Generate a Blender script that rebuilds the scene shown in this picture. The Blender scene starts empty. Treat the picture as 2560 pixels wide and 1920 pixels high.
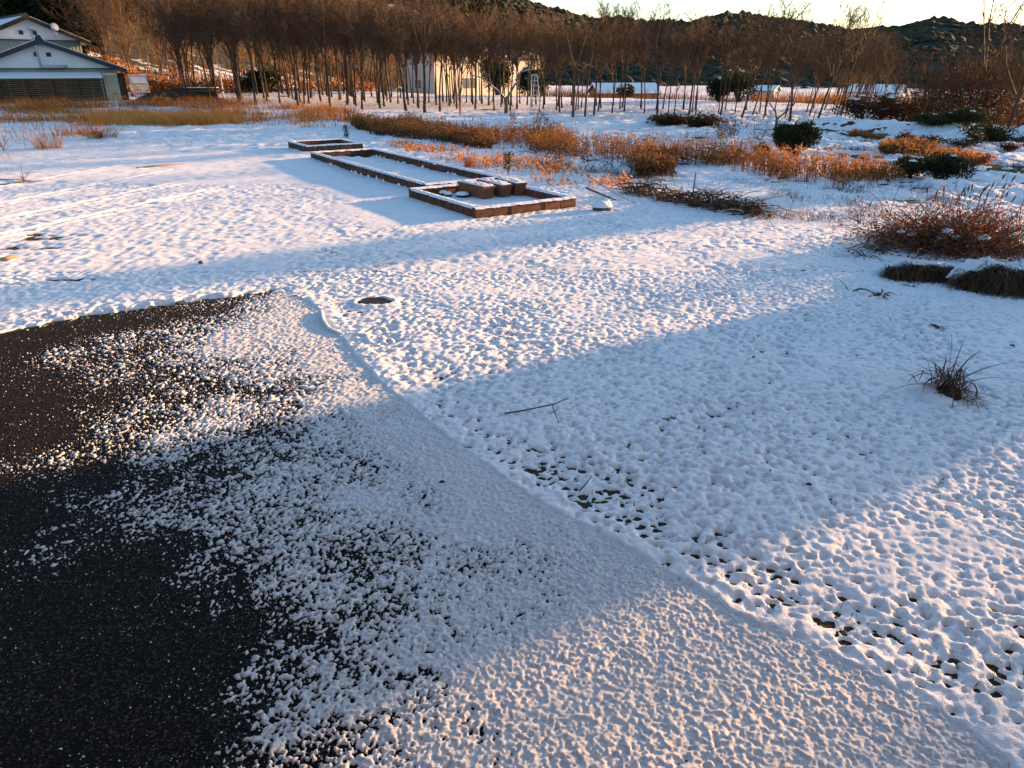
import bpy, math, random
import numpy as np
from mathutils import Vector, Matrix

# ------------------------------------------------------------------ camera, sky, sun, exposure
scene = bpy.context.scene
COL = scene.collection
F_PX = 1775.0                       # focal length in photograph pixels (2560 wide)
PITCH = math.atan(790.0 / F_PX)     # camera looks down by this much
CAM_H = 2.7
cd = bpy.data.cameras.new('camera')
cd.sensor_width = 36.0
cd.lens = 36.0 * F_PX / 2560.0
cd.clip_start = 0.05
cd.clip_end = 6000
cam = bpy.data.objects.new('camera', cd)
COL.objects.link(cam)
cam.location = (0, 0, CAM_H)
cam.rotation_euler = (math.pi / 2 - PITCH, 0, 0)
scene.camera = cam

SUN_AZ = math.radians(29.5)         # from +x towards +y
SUN_EL = math.radians(7.5)
world = bpy.data.worlds.new('World')
scene.world = world
world.use_nodes = True
wn = world.node_tree
for n in list(wn.nodes):
    wn.nodes.remove(n)
sky = wn.nodes.new('ShaderNodeTexSky')
sky.sky_type = 'NISHITA'
sky.sun_disc = False
sky.sun_elevation = SUN_EL
sky.sun_rotation = math.pi / 2 - SUN_AZ
sky.altitude = 300
sky.air_density = 1.0
sky.dust_density = 1.0
sky.ozone_density = 2.2
bg = wn.nodes.new('ShaderNodeBackground')
bg.inputs['Strength'].default_value = 0.12
wo = wn.nodes.new('ShaderNodeOutputWorld')
wn.links.new(sky.outputs[0], bg.inputs[0])
wn.links.new(bg.outputs[0], wo.inputs[0])

sl = bpy.data.lights.new('sun', 'SUN')
sl.energy = 5.0
sl.angle = math.radians(0.8)
sl.color = (1.0, 0.53, 0.23)
sun = bpy.data.objects.new('sun', sl)
COL.objects.link(sun)
to_sun = Vector((math.cos(SUN_EL) * math.cos(SUN_AZ), math.cos(SUN_EL) * math.sin(SUN_AZ), math.sin(SUN_EL)))
sun.rotation_euler = to_sun.to_track_quat('Z', 'Y').to_euler()
sun.location = to_sun * 200

vs = scene.view_settings
vs.view_transform = 'Standard'
vs.look = 'None'
vs.gamma = 1.0
vs.use_curve_mapping = False
vs.exposure = 1.75
scene.cycles.max_bounces = 6
scene.cycles.diffuse_bounces = 3
scene.cycles.transparent_max_bounces = 8
scene.cycles.use_denoising = True

# ------------------------------------------------------------------ geometry of the view on the ground
CP, SP = math.cos(PITCH), math.sin(PITCH)
def ray(px, py):
    a = (px - 1280) / F_PX; b = -(py - 960) / F_PX
    return a, CP + b * SP, -SP + b * CP
LAND_READY = False
def g(px, py, z=None):               # where a photograph pixel meets height z (or the land)
    r = ray(px, py)
    zz = 0.0 if z is None else z
    for _ in range(6 if (z is None and LAND_READY) else 1):
        t = (zz - CAM_H) / r[2]
        if z is None and LAND_READY: zz = min(zz * .4 + .6 * landz(r[0] * t, r[1] * t), 1.0)
    return r[0] * t, r[1] * t
def at(px, py, Y):                  # where a photograph pixel meets the plane y = Y
    r = ray(px, py); t = Y / r[1]
    return Vector((r[0] * t, Y, CAM_H + r[2] * t))
def in_view(x, y, m=1.5):
    return (np.abs(x) < 0.74 * (y * CP + CAM_H * SP) + m) & (y > 1.45)

# ------------------------------------------------------------------ noise
def _h(ix, iy, seed):
    ix = (ix.astype(np.int64) & 0xFFFFFFFF).astype(np.uint64); iy = (iy.astype(np.int64) & 0xFFFFFFFF).astype(np.uint64)
    h = (ix * np.uint64(374761393) + iy * np.uint64(668265263) + np.uint64(seed * 2246822519 & 0xFFFFFFFF)) & np.uint64(0xFFFFFFFF)
    h = ((h ^ (h >> np.uint64(13))) * np.uint64(1274126177)) & np.uint64(0xFFFFFFFF)
    h = ((h ^ (h >> np.uint64(16))) * np.uint64(2654435761)) & np.uint64(0xFFFFFFFF)
    h = h ^ (h >> np.uint64(15))
    return h.astype(np.float64) / 4294967296.0
def vn(x, y, s, seed=0):            # value noise, feature size s, range -1..1
    x = x / s; y = y / s
    ix = np.floor(x); iy = np.floor(y)
    fx = x - ix; fy = y - iy
    fx = fx * fx * fx * (fx * (fx * 6 - 15) + 10); fy = fy * fy * fy * (fy * (fy * 6 - 15) + 10)
    a = _h(ix, iy, seed); b = _h(ix + 1, iy, seed); c = _h(ix, iy + 1, seed); d = _h(ix + 1, iy + 1, seed)
    return ((a + (b - a) * fx) * (1 - fy) + (c + (d - c) * fx) * fy) * 2 - 1
def fbm(x, y, s, o=4, seed=0, gain=0.5):
    r = 0; a = 1; t = 0
    for i in range(o):
        ca, sa = math.cos(i * 1.1), math.sin(i * 1.1)
        r = r + a * vn(x * ca - y * sa + i * 13.7, x * sa + y * ca - i * 7.3, s / 2 ** i, seed + i)
        t += a; a *= gain
    return r / t
def worley(x, y, s, seed=0):        # distance to nearest point (in metres) and that point's random number
    x = x / s; y = y / s
    ix = np.floor(x); iy = np.floor(y)
    best = np.full(x.shape, 9.0); rid = np.zeros(x.shape)
    for dx in (-1, 0, 1):
        for dy in (-1, 0, 1):
            cx = ix + dx; cy = iy + dy
            px = cx + _h(cx, cy, seed); py = cy + _h(cx, cy, seed + 17)
            d = (px - x) ** 2 + (py - y) ** 2
            m = d < best
            best = np.where(m, d, best)
            rid = np.where(m, _h(cx, cy, seed + 31), rid)
    return np.sqrt(best) * s, rid
def sstep(a, b, x):
    t = np.clip((x - a) / (b - a), 0, 1)
    return t * t * (3 - 2 * t)
def polydist(x, y, pts):            # distance to a polyline
    d = np.full(np.shape(x), 1e9)
    for (ax, ay), (bx, by) in zip(pts[:-1], pts[1:]):
        vx, vy = bx - ax, by - ay
        t = np.clip(((x - ax) * vx + (y - ay) * vy) / (vx * vx + vy * vy), 0, 1)
        d = np.minimum(d, np.hypot(x - ax - t * vx, y - ay - t * vy))
    return d
def inpoly(x, y, pts):
    r = np.zeros(np.shape(x), bool)
    n = len(pts)
    for i in range(n):
        (ax, ay), (bx, by) = pts[i], pts[(i + 1) % n]
        if ay == by: continue
        c = ((ay > y) != (by > y)) & (x < (bx - ax) * (y - ay) / (by - ay) + ax)
        r ^= c
    return r

# ------------------------------------------------------------------ objects
def tag(o, label=None, cat=None, group=None, kind=None):
    if label: o['label'] = label
    if cat: o['category'] = cat
    if group: o['group'] = group
    if kind: o['kind'] = kind
    return o
def link(name, me, mat=None, parent=None, smooth=False):
    o = bpy.data.objects.new(name, me)
    COL.objects.link(o)
    if mat is not None and len(me.materials) == 0: me.materials.append(mat)
    if parent is not None: o.parent = parent
    if smooth:
        me.polygons.foreach_set('use_smooth', [True] * len(me.polygons))
    return o
def empty(name, loc=(0, 0, 0), rz=0.0):
    o = bpy.data.objects.new(name, None)
    COL.objects.link(o)
    o.location = loc; o.rotation_euler = (0, 0, rz); o.empty_display_size = 0.2
    return o
def mesh_np(name, V, faces, smooth=False):      # faces: list of int arrays (n,k)
    me = bpy.data.meshes.new(name)
    V = np.asarray(V, np.float32)
    me.vertices.add(len(V)); me.vertices.foreach_set('co', V.ravel())
    idx = np.concatenate([f.ravel() for f in faces]).astype(np.int32)
    tot = np.concatenate([np.full(len(f), f.shape[1], np.int32) for f in faces])
    st = np.concatenate([[0], np.cumsum(tot)[:-1]]).astype(np.int32)
    me.loops.add(len(idx)); me.loops.foreach_set('vertex_index', idx)
    me.polygons.add(len(tot)); me.polygons.foreach_set('loop_start', st); me.polygons.foreach_set('loop_total', tot)
    if smooth: me.polygons.foreach_set('use_smooth', np.ones(len(tot), bool))
    me.update(calc_edges=True)
    return me
def copy_tree(o, parent=None):
    c = o.copy(); COL.objects.link(c)
    if parent is not None: c.parent = parent
    for ch in list(o.children): copy_tree(ch, c)
    return c

class MB:
    def __init__(s): s.v = []; s.f = []
    def add(s, vs_, fs_):
        b = len(s.v); s.v += [tuple(p) for p in vs_]; s.f += [tuple(i + b for i in f) for f in fs_]
    def box(s, x0, x1, y0, y1, z0, z1, M=None):
        p = [(x, y, z) for z in (z0, z1) for y in (y0, y1) for x in (x0, x1)]
        if M is not None: p = [tuple(M @ Vector(q)) for q in p]
        s.add(p, [(0, 2, 3, 1), (4, 5, 7, 6), (0, 1, 5, 4), (2, 6, 7, 3), (0, 4, 6, 2), (1, 3, 7, 5)]); return s
    def prism(s, poly, y0, y1, M=None):         # polygon in x,z extruded along y
        n = len(poly)
        p = [(x, y0, z) for x, z in poly] + [(x, y1, z) for x, z in poly]
        if M is not None: p = [tuple(M @ Vector(q)) for q in p]
        s.add(p, [tuple(range(n)), tuple(range(2 * n - 1, n - 1, -1))] + [(i, i + n, (i + 1) % n + n, (i + 1) % n) for i in range(n)]); return s
    def tube(s, pts, rads, n=4, cap=True):
        pts = [Vector(p) for p in pts]; b = len(s.v); m = len(pts)
        up = None
        for i, p in enumerate(pts):
            d = (pts[min(i + 1, m - 1)] - pts[max(i - 1, 0)])
            if d.length < 1e-9: d = Vector((0, 0, 1))
            d.normalize()
            if up is None:
                up = d.orthogonal().normalized()
            else:
                up = (up - d * up.dot(d))
                up = up.normalized() if up.length > 1e-6 else d.orthogonal().normalized()
            w = d.cross(up)
            for k in range(n):
                a = 2 * math.pi * k / n
                q = p + (up * math.cos(a) + w * math.sin(a)) * rads[i]
                s.v.append((q.x, q.y, q.z))
        for i in range(m - 1):
            for k in range(n):
                k2 = (k + 1) % n
                s.f.append((b + i * n + k, b + i * n + k2, b + (i + 1) * n + k2, b + (i + 1) * n + k))
        if cap and n > 2:
            s.f.append(tuple(b + k for k in range(n))[::-1]); s.f.append(tuple(b + (m - 1) * n + k for k in range(n)))
        return s
    def lathe(s, prof, n=16, c=(0, 0, 0)):      # prof: (r, z)
        b = len(s.v)
        for r, z in prof:
            for k in range(n):
                a = 2 * math.pi * k / n
                s.v.append((c[0] + r * math.cos(a), c[1] + r * math.sin(a), c[2] + z))
        for i in range(len(prof) - 1):
            for k in range(n):
                k2 = (k + 1) % n
                s.f.append((b + i * n + k, b + i * n + k2, b + (i + 1) * n + k2, b + (i + 1) * n + k))
        s.f.append(tuple(b + k for k in range(n))[::-1]); s.f.append(tuple(b + (len(prof) - 1) * n + k for k in range(n)))
        return s
    def mesh(s, name):
        me = bpy.data.meshes.new(name); me.from_pydata(s.v, [], s.f); me.update(); return me
    def build(s, name, mat, parent=None, smooth=False):
        return link(name, s.mesh(name), mat, parent, smooth)

# ------------------------------------------------------------------ materials
def mat(name, c1, c2=None, scale=8.0, rough=0.8, bump=0.0, bscale=None, c3=None, s3=1.0, detail=4.0, coord='Object', spec=0.3, thr=(0.35, 0.65), metal=0.0, stretch=None):
    m = bpy.data.materials.new(name); m.use_nodes = True
    nt = m.node_tree; N = nt.nodes; L = nt.links
    b = N['Principled BSDF']
    b.inputs['Roughness'].default_value = rough
    b.inputs['Metallic'].default_value = metal
    b.inputs['Specular IOR Level'].default_value = spec
    b.inputs['Base Color'].default_value = (*c1, 1)
    if c2 is None and bump == 0: return m
    tc = N.new('ShaderNodeTexCoord'); src = tc.outputs[coord]
    if stretch:
        mp = N.new('ShaderNodeMapping'); mp.inputs['Scale'].default_value = stretch; L.new(src, mp.inputs[0]); src = mp.outputs[0]
    if c2 is not None:
        n = N.new('ShaderNodeTexNoise'); n.inputs['Scale'].default_value = scale; n.inputs['Detail'].default_value = detail
        L.new(src, n.inputs['Vector'])
        r = N.new('ShaderNodeValToRGB'); r.color_ramp.elements[0].position = thr[0]; r.color_ramp.elements[1].position = thr[1]
        r.color_ramp.elements[0].color = (*c1, 1); r.color_ramp.elements[1].color = (*c2, 1)
        L.new(n.outputs['Fac'], r.inputs[0]); out = r.outputs[0]
        if c3 is not None:
            n2 = N.new('ShaderNodeTexNoise'); n2.inputs['Scale'].default_value = s3; n2.inputs['Detail'].default_value = 5
            L.new(src, n2.inputs['Vector'])
            r2 = N.new('ShaderNodeValToRGB'); r2.color_ramp.elements[0].position = 0.45; r2.color_ramp.elements[1].position = 0.6
            L.new(n2.outputs['Fac'], r2.inputs[0])
            mx = N.new('ShaderNodeMix'); mx.data_type = 'RGBA'
            L.new(r2.outputs[0], mx.inputs[0]); L.new(out, mx.inputs[6]); mx.inputs[7].default_value = (*c3, 1); out = mx.outputs[2]
        L.new(out, b.inputs['Base Color'])
    if bump:
        n = N.new('ShaderNodeTexNoise'); n.inputs['Scale'].default_value = bscale or scale * 2; n.inputs['Detail'].default_value = 5
        L.new(src, n.inputs['Vector'])
        bp = N.new('ShaderNodeBump'); bp.inputs['Strength'].default_value = bump; bp.inputs['Distance'].default_value = 0.02
        L.new(n.outputs['Fac'], bp.inputs['Height']); L.new(bp.outputs[0], b.inputs['Normal'])
    return m
def mat_var(name, cols, rough=0.8, transl=0.0, spec=0.2):     # colour picked per vertex from an attribute 'var' (0..1): leaf to leaf variation
    m = bpy.data.materials.new(name); m.use_nodes = True
    nt = m.node_tree; N = nt.nodes; L = nt.links; b = N['Principled BSDF']
    b.inputs['Roughness'].default_value = rough; b.inputs['Specular IOR Level'].default_value = spec
    at_ = N.new('ShaderNodeAttribute'); at_.attribute_name = 'var'
    r = N.new('ShaderNodeValToRGB'); cr = r.color_ramp
    while len(cr.elements) < len(cols): cr.elements.new(0.5)
    for i, c in enumerate(cols):
        cr.elements[i].position = i / (len(cols) - 1); cr.elements[i].color = (*c, 1)
    L.new(at_.outputs['Fac'], r.inputs[0]); L.new(r.outputs[0], b.inputs['Base Color'])
    if transl:
        t = N.new('ShaderNodeBsdfTranslucent'); L.new(r.outputs[0], t.inputs[0])
        mx = N.new('ShaderNodeMixShader'); mx.inputs[0].default_value = transl
        L.new(b.outputs[0], mx.inputs[1]); L.new(t.outputs[0], mx.inputs[2])
        L.new(mx.outputs[0], N['Material Output'].inputs['Surface'])
    return m

M = {}
M['snow'] = mat('snow', (0.79, 0.825, 0.85), (0.86, 0.88, 0.895), 3.0, 0.75, 0.5, 130.0, coord='Object', spec=0.25)
M['snow_smooth'] = mat('snow_smooth', (0.81, 0.84, 0.865), (0.86, 0.88, 0.895), 6.0, 0.75, 0.25, 60.0, spec=0.2)
M['soil'] = mat('soil', (0.014, 0.011, 0.008), (0.060, 0.044, 0.026), 40.0, 0.95, 0.8, 60.0, c3=(0.045, 0.05, 0.022), s3=2.5)
M['asphalt'] = mat('asphalt', (0.005, 0.0046, 0.0046), (0.105, 0.090, 0.076), 75.0, 0.9, 1.0, 75.0, spec=0.12, thr=(0.52, 0.80), detail=3.0)
M['snow_grain'] = mat('snow_grain', (0.70, 0.735, 0.76), (0.85, 0.87, 0.885), 60.0, 0.8, 0.75, 260.0, spec=0.2)
M['bark'] = mat('bark', (0.030, 0.022, 0.016), (0.075, 0.054, 0.038), 9.0, 0.9, 0.6, 30.0, stretch=(1, 1, 0.25))
M['twig'] = mat('twig', (0.062, 0.038, 0.021), (0.125, 0.076, 0.040), 3.0, 0.85)
M['twig_red'] = mat('twig_red', (0.16, 0.06, 0.03), (0.26, 0.11, 0.05), 3.0, 0.8)
M['pale_bark'] = mat('pale_bark', (0.07, 0.058, 0.045), (0.20, 0.17, 0.14), 5.0, 0.9, 0.5, 20.0)

# ------------------------------------------------------------------ the shape of the land
N_IN = (-math.sin(SUN_AZ), math.cos(SUN_AZ))
E1 = Vector((0.840, 0.542, 0)).normalized(); E2 = Vector((-E1.y, E1.x, 0))
def land(x, y):
    x = np.asarray(x, float); y = np.asarray(y, float)
    z = 0.35 * sstep(44, 62, y) * sstep(-8, -24, x)
    u = 0.6 * x + 0.8 * y
    z = z - 4.6 * sstep(58, 150, u)
    w = (x + 40) * -0.973 + (y - 72) * 0.230
    z = z + (4.6 * sstep(58, 150, u) + 30.0) * sstep(0, 95, w)
    z = z + 0.10 * sstep(16, 26, y) * fbm(x, y, 6.0, 3, 5)
    z = z + 0.16 * sstep(24, 32, y) * sstep(6, 14, x) * fbm(x, y, 2.6, 3, 9)
    z = z + 1.2 * sstep(80, 160, y) * fbm(x, y, 40.0, 3, 11)
    # the low bank on the right in front of the thicket
    (ax, ay), (bx, by) = BANK
    vx, vy = bx - ax, by - ay; L2 = vx * vx + vy * vy
    t = ((x - ax) * vx + (y - ay) * vy) / L2
    d = ((x - ax) * vy - (y - ay) * vx) / math.sqrt(L2)
    z = z + 0.45 * np.exp(-(d / 1.3) ** 2) * sstep(-0.15, 0.15, t)
    return z
BANK = (g(2010, 322), g(2560, 345))
def landz(x, y): return float(land(np.array([x]), np.array([y]))[0])
LAND_READY = True

# ground: one sheet to the horizon
def axis(lo, hi, c0, c1, d, gr):
    a = list(np.arange(c0, c1 + 1e-6, d)); s = d
    while a[-1] < hi: s *= gr; a.append(a[-1] + s)
    s = d; b = []
    p = c0
    while p > lo: s *= gr; p -= s; b.append(p)
    return np.array(b[::-1] + a)
GX = axis(-1500, 1500, -44, 44, 0.8, 1.14); GY = axis(-60, 2500, 0, 90, 0.8, 1.12)
XX, YY = np.meshgrid(GX, GY)
ZZ = land(XX, YY)
ZZ = ZZ - 0.02 * (YY > 14)
nx, ny = len(GX), len(GY)
def gridfaces(nx, ny):
    i = np.arange(nx * ny).reshape(ny, nx)
    return np.stack([i[:-1, :-1], i[:-1, 1:], i[1:, 1:], i[1:, :-1]], -1).reshape(-1, 4)
me = mesh_np('ground', np.stack([XX.ravel(), YY.ravel(), ZZ.ravel()], 1), [gridfaces(nx, ny)], True)
def ground_material():
    m = M['soil'].copy(); m.name = 'ground_soil_and_snow'
    nt = m.node_tree; N = nt.nodes; L = nt.links; b = N['Principled BSDF']
    old = b.inputs['Base Color'].links[0].from_socket
    tc = N.new('ShaderNodeTexCoord')
    sx = N.new('ShaderNodeSeparateXYZ'); L.new(tc.outputs['Object'], sx.inputs[0])
    mr = N.new('ShaderNodeMapRange'); mr.inputs[1].default_value = 40; mr.inputs[2].default_value = 50; L.new(sx.outputs['Y'], mr.inputs[0])
    n1 = N.new('ShaderNodeTexNoise'); n1.inputs['Scale'].default_value = 0.35; n1.inputs['Detail'].default_value = 9; n1.inputs['Roughness'].default_value = 0.65
    L.new(tc.outputs['Object'], n1.inputs['Vector'])
    # snow lies on the flat, thins on the steep hillside
    ge = N.new('ShaderNodeNewGeometry'); sn = N.new('ShaderNodeSeparateXYZ'); L.new(ge.outputs['True Normal'], sn.inputs[0])
    st = N.new('ShaderNodeMapRange'); st.inputs[1].default_value = 0.93; st.inputs[2].default_value = 0.995; st.inputs[3].default_value = 0.20; st.inputs[4].default_value = -0.12
    L.new(sn.outputs['Z'], st.inputs[0])
    sb = N.new('ShaderNodeMath'); sb.operation = 'SUBTRACT'; L.new(n1.outputs['Fac'], sb.inputs[0]); L.new(st.outputs[0], sb.inputs[1])
    rp = N.new('ShaderNodeMapRange'); rp.inputs[1].default_value = 0.46; rp.inputs[2].default_value = 0.52; L.new(sb.outputs[0], rp.inputs[0])
    mu = N.new('ShaderNodeMath'); mu.operation = 'MULTIPLY'; L.new(rp.outputs[0], mu.inputs[0]); L.new(mr.outputs[0], mu.inputs[1])
    mx = N.new('ShaderNodeMix'); mx.data_type = 'RGBA'; L.new(mu.outputs[0], mx.inputs[0]); L.new(old, mx.inputs[6]); mx.inputs[7].default_value = (0.80, 0.81, 0.84, 1)
    L.new(mx.outputs[2], b.inputs['Base Color'])
    return m
tag(link('ground', me, ground_material()), kind='structure')

# driveway: asphalt
EDGE_PX = [(700, 728), (760, 752), (800, 790), (870, 880), (940, 960), (1040, 1040), (1100, 1090), (1330, 1260), (1600, 1400), (1850, 1555), (2150, 1690), (2400, 1830), (2500, 1920)]
EDGE = [g(*p) for p in EDGE_PX] + [(2.35, 1.2), (3.0, -3.0)]
KERB = [(-11.0, 5.2), (-7.4, 6.5)] + [g(*p) for p in [(0, 838), (200, 795), (480, 757), (600, 742), (700, 728)]]
DRIVE = KERB + EDGE[1:] + [(-11.0, -3.0)]
mb = MB(); mb.add([(x, y, 0.006) for x, y in DRIVE], [tuple(range(len(DRIVE)))[::-1]])
me = mb.mesh('driveway'); tag(link('driveway', me, M['asphalt']), kind='structure')

# ------------------------------------------------------------------ snow sheets
def snow_sheet(name, x0, x1, y0, y1, step, hfun, keep, jit=0.3, mat_='snow', seed=1):
    xs = np.arange(x0, x1 + step * 0.5, step); ys = np.arange(y0, y1 + step * 0.5, step)
    X, Y = np.meshgrid(xs, ys)
    rng = np.random.default_rng(seed)
    X = X + (rng.random(X.shape) - .5) * step * jit; Y = Y + (rng.random(X.shape) - .5) * step * jit
    K = keep(X, Y)
    Z = np.full(X.shape, -1.0)
    Z[K] = hfun(X[K], Y[K])
    base = land(X, Y)
    fi = gridfaces(len(xs), len(ys))
    kf = K.ravel()[fi].all(1) & (Z.ravel()[fi].max(1) > -0.012)
    fi = fi[kf]
    used = np.zeros(X.size, bool); used[fi.ravel()] = True
    remap = np.cumsum(used) - 1
    V = np.stack([X.ravel(), Y.ravel(), (Z + base).ravel()], 1)[used]
    me = mesh_np(name, V, [remap[fi]], True)
    o = link('snow', me, M[mat_])
    return o

COV = [(0,900,0),(0,1000,0),(100,1100,0),(0,1300,0),(200,1500,0),(300,1700,0),(0,1900,0),(60,862,.02),(150,885,.42),(300,860,.5),(300,930,.45),(150,950,.18),
 (450,820,.55),(420,790,.15),(560,765,.2),(620,770,.5),(300,815,.03),(100,850,0),(700,800,.9),(600,850,.85),(800,900,1),(560,920,.6),(700,900,.72),(450,1000,.42),(250,1010,.16),(100,1010,.03),
 (650,980,.55),(180,1130,.42),(400,1130,.58),(600,1050,.66),(900,1000,.97),(850,1080,.66),(1000,1080,1),(600,1150,.52),(500,1250,.5),(360,1230,.3),(240,1200,.1),(650,1280,.7),(800,1200,.72),(1000,1250,.85),
 (1200,1300,1),(550,1450,.3),(700,1450,.58),(900,1400,.66),(1100,1450,.72),(1300,1500,.88),(1500,1550,1),(600,1600,.16),(750,1600,.45),(900,1600,.62),(1100,1620,.8),(650,1800,.32),(800,1800,.6),
 (1000,1750,.82),(1200,1700,.93),(1500,1800,1),(2000,1850,1),(1000,1900,.85),(700,1900,.5),(500,1850,.05),(400,1400,.08),(450,1600,.04),(700,760,.85),(1700,1600,1.05),(1150,1180,1.05),(760,840,1)]
CG = [(*g(a, b), c) for a, b, c in COV]
def coverage(x, y):
    num = 0; den = 0
    for cx, cy, c in CG:
        w = 1.0 / ((x - cx) ** 2 + (y - cy) ** 2 + 0.015) ** 1.6
        num = num + w * c; den = den + w
    return num / den
def h_drive(x, y):
    cov = coverage(x, y)
    n = 0.55 * vn(x, y, 0.0165, 3) + 0.50 * vn(x * .8 + y * .6, y * .8 - x * .6, 0.0105, 4) + 0.36 * vn(x, y, 0.034, 5) + 0.24 * vn(x * .7, y, 0.15, 6) + 0.22 * vn(x, y, 0.5, 7)
    u = 0.5 + 0.5 * np.tanh(n * 1.55)
    e = polydist(x, y, EDGE)
    cov = np.maximum(cov, 1.1 * sstep(0.12, 0.0, e))
    t = cov * 1.12 - 0.06 - u
    fine = vn(x, y, 0.013, 8)
    h = np.where(t > 0, 0.007 + 0.0105 * np.clip(t / 0.28, 0, 1) ** 0.6 + 0.0042 * fine + 0.0045 * vn(x, y, 0.024, 13) + 0.0022 * vn(x, y, 0.06, 12), 0.007 + t * 0.25)
    # isolated grains on the bare asphalt
    f, rid = worley(x, y, 0.022, 21)
    gr = (rid < 0.03 + .25 * cov) & (f < 0.0035 + 0.02 * rid) & (cov > 0.004) & (cov < .6)
    h = np.where(gr, np.maximum(h, 0.011), h)
    return h
def keep_drive(ya, yb):
    def k(X, Y): return in_view(X, Y, 0.7) & (Y >= ya - 1e-6) & (Y <= yb + 1e-6) & (inpoly(X, Y, DRIVE) | (polydist(X, Y, EDGE) < 0.05))
    return k
for i, (a, b, st) in enumerate([(1.45, 3.6, 0.006), (3.58, 5.6, 0.0084), (5.57, 9.3, 0.013)]):
    o = snow_sheet('snow_drive', -8, 3.2, a, b, st, h_drive, keep_drive(a, b), seed=i, mat_='snow_grain')
    tag(o, ['patchy snow crumbs on the nearest bare asphalt of the driveway', 'patchy snow crumbs across the middle of the asphalt driveway', 'thin granular snow on the asphalt driveway near its far kerb'][i], 'snow', kind='stuff')

# lawn
RECT = []      # planter interiors (smooth snow)
PN2 = Vector((*g(1189, 551), 0))
def pl(a, b): p = PN2 + E1 * a + E2 * b; return (p.x, p.y)
PLANTERS = {'near': (0.0, 2.45, 0.0, 3.0), 'long': (0.55, 2.75, 3.25, 11.5), 'far': (0.95, 3.0, 13.1, 15.2)}
DRAIN = g(935, 757)
def lawn_h(x, y):
    e = polydist(x, y, EDGE[1:])
    left = sstep(-3.0, -4.2, x) * sstep(8.0, 8.6, y)           # gravel side: thin granular snow
    # wind-packed soft dimples left by the grass
    jx = 0.016 * vn(x, y, 0.035, 47); jy = 0.016 * vn(x, y, 0.035, 48)
    d1, r1 = worley(x + jx, y * 1.15 + jy, 0.070, 41)
    d2, r2 = worley(x + 5, y, 0.052, 43)
    wx = x + 0.02 * vn(x, y, 0.09, 50)
    pil = 0.0075 * vn(wx, y, 0.085, 44) + 0.0062 * vn(wx, y, 0.044, 45) + 0.0022 * vn(x, y, 0.02, 46) + 0.006 * vn(x, y, 0.3, 49)
    near_edge = sstep(0.16, 0.26, e) * sstep(0.85, 0.4, e)
    patch = sstep(0.05, 0.6, fbm(x, y, 0.9, 3, 60))
    deep = (0.008 + 0.072 * r1 ** 2.3 + 0.020 * near_edge * r1 + 0.012 * patch * r1)
    dim = deep * np.exp(-(d1 / (0.014 + 0.011 * r1)) ** 2) + (0.004 + 0.014 * r2 ** 2) * np.exp(-(d2 / 0.014) ** 2)
    amp = np.clip(0.78 + 0.75 * fbm(x, y, 0.9, 3, 67), 0.3, 1.25) * (1 - .12 * sstep(1.5, 5.0, x) * sstep(4.5, 7.0, y))
    h = 0.036 + 0.022 * fbm(x, y, 1.4, 2, 61) + (pil - dim) * amp - 0.009 * near_edge * (1 + vn(x, y, 0.12, 62))
    ridge = sstep(0.17, 0.05, e + 0.05 * vn(x, y, .3, 66))
    h = h * (1 - 0.6 * ridge) + .6 * ridge * (0.029 + 0.010 * vn(x, y, 0.09, 63) + 0.008 * vn(x, y, .04, 64))
    h = h - 0.04 * sstep(0.045, 0.0, e + 0.012 * vn(x, y, .06, 65))
    # gravel yard on the far side of the kerb
    gy = 0.019 + 0.008 * vn(x, y, 0.09, 70) + 0.010 * vn(x, y, 0.05, 71) + 0.004 * vn(x * 3.0, y, 0.12, 72) + .006 * vn(x, y, .5, 69)
    for k, off in enumerate((0, 0.55, 1.9, 2.4)):                # tyre tracks
        ax, ay = g(-40, 600 - 40 * k); bx, by = g(560 - 60 * k, 470 - 22 * k)
        dt = polydist(x, y, [(ax, ay), (bx, by)])
        gy = gy - 0.018 * np.exp(-(dt / 0.07) ** 2) + 0.022 * np.exp(-((dt - 0.17) / 0.06) ** 2) * (1 + .5 * vn(x, y, .1, 73))
    gy = gy - 0.026 * sstep(0.16, 0.55, fbm(x * 0.45, y, 0.6, 5, 74, .75))
    gy = gy + 0.030 * sstep(0.5, 0.1, polydist(x, y, KERB))
    kd = polydist(x, y, KERB) + 0.035 * vn(x, y, 0.13, 76) + 0.03 * vn(x, y, 0.05, 79)
    h = h * (1 - left) + gy * left
    h = np.where(kd < 0.20, h + 0.02 * sstep(.2, .08, kd) * left + 0.018 * left * vn(x, y, .07, 75) - 0.10 * sstep(0.10, 0.0, kd), h)
    # smooth lee of the planters and inside them
    a = (x - PN2.x) * E1.x + (y - PN2.y) * E1.y; b = (x - PN2.x) * E2.x + (y - PN2.y) * E2.y
    sm = np.zeros(np.shape(x))
    for (a0, a1, b0, b1) in PLANTERS.values():
        sm = np.maximum(sm, sstep(a0 - 2.3, a0 - 1.6, a) * sstep(a1, a1 - .05, a) * sstep(b0 - .1, b0 + .1, b) * sstep(b1 + .1, b1 - .1, b))
    h = h * (1 - .75 * sm) + .75 * sm * (0.045 + 0.004 * vn(x, y, .3, 77))
    dd = np.hypot((x - DRAIN[0]) / 0.20, (y - DRAIN[1]) / 0.15) + 0.18 * vn(x, y, 0.08, 78)
    h = h + 0.018 * sstep(1.9, 1.2, dd) - 0.16 * sstep(1.12, 0.95, dd)
    return h
def notdrive(X, Y): return ~(inpoly(X, Y, DRIVE) & (polydist(X, Y, EDGE) > 0.01) & (polydist(X, Y, KERB) > 0.07))
def keep_lawn(ya, yb):
    def k(X, Y): return in_view(X, Y, 1.5) & (Y >= ya - 1e-6) & (Y <= yb + 1e-6) & notdrive(X, Y)
    return k
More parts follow.
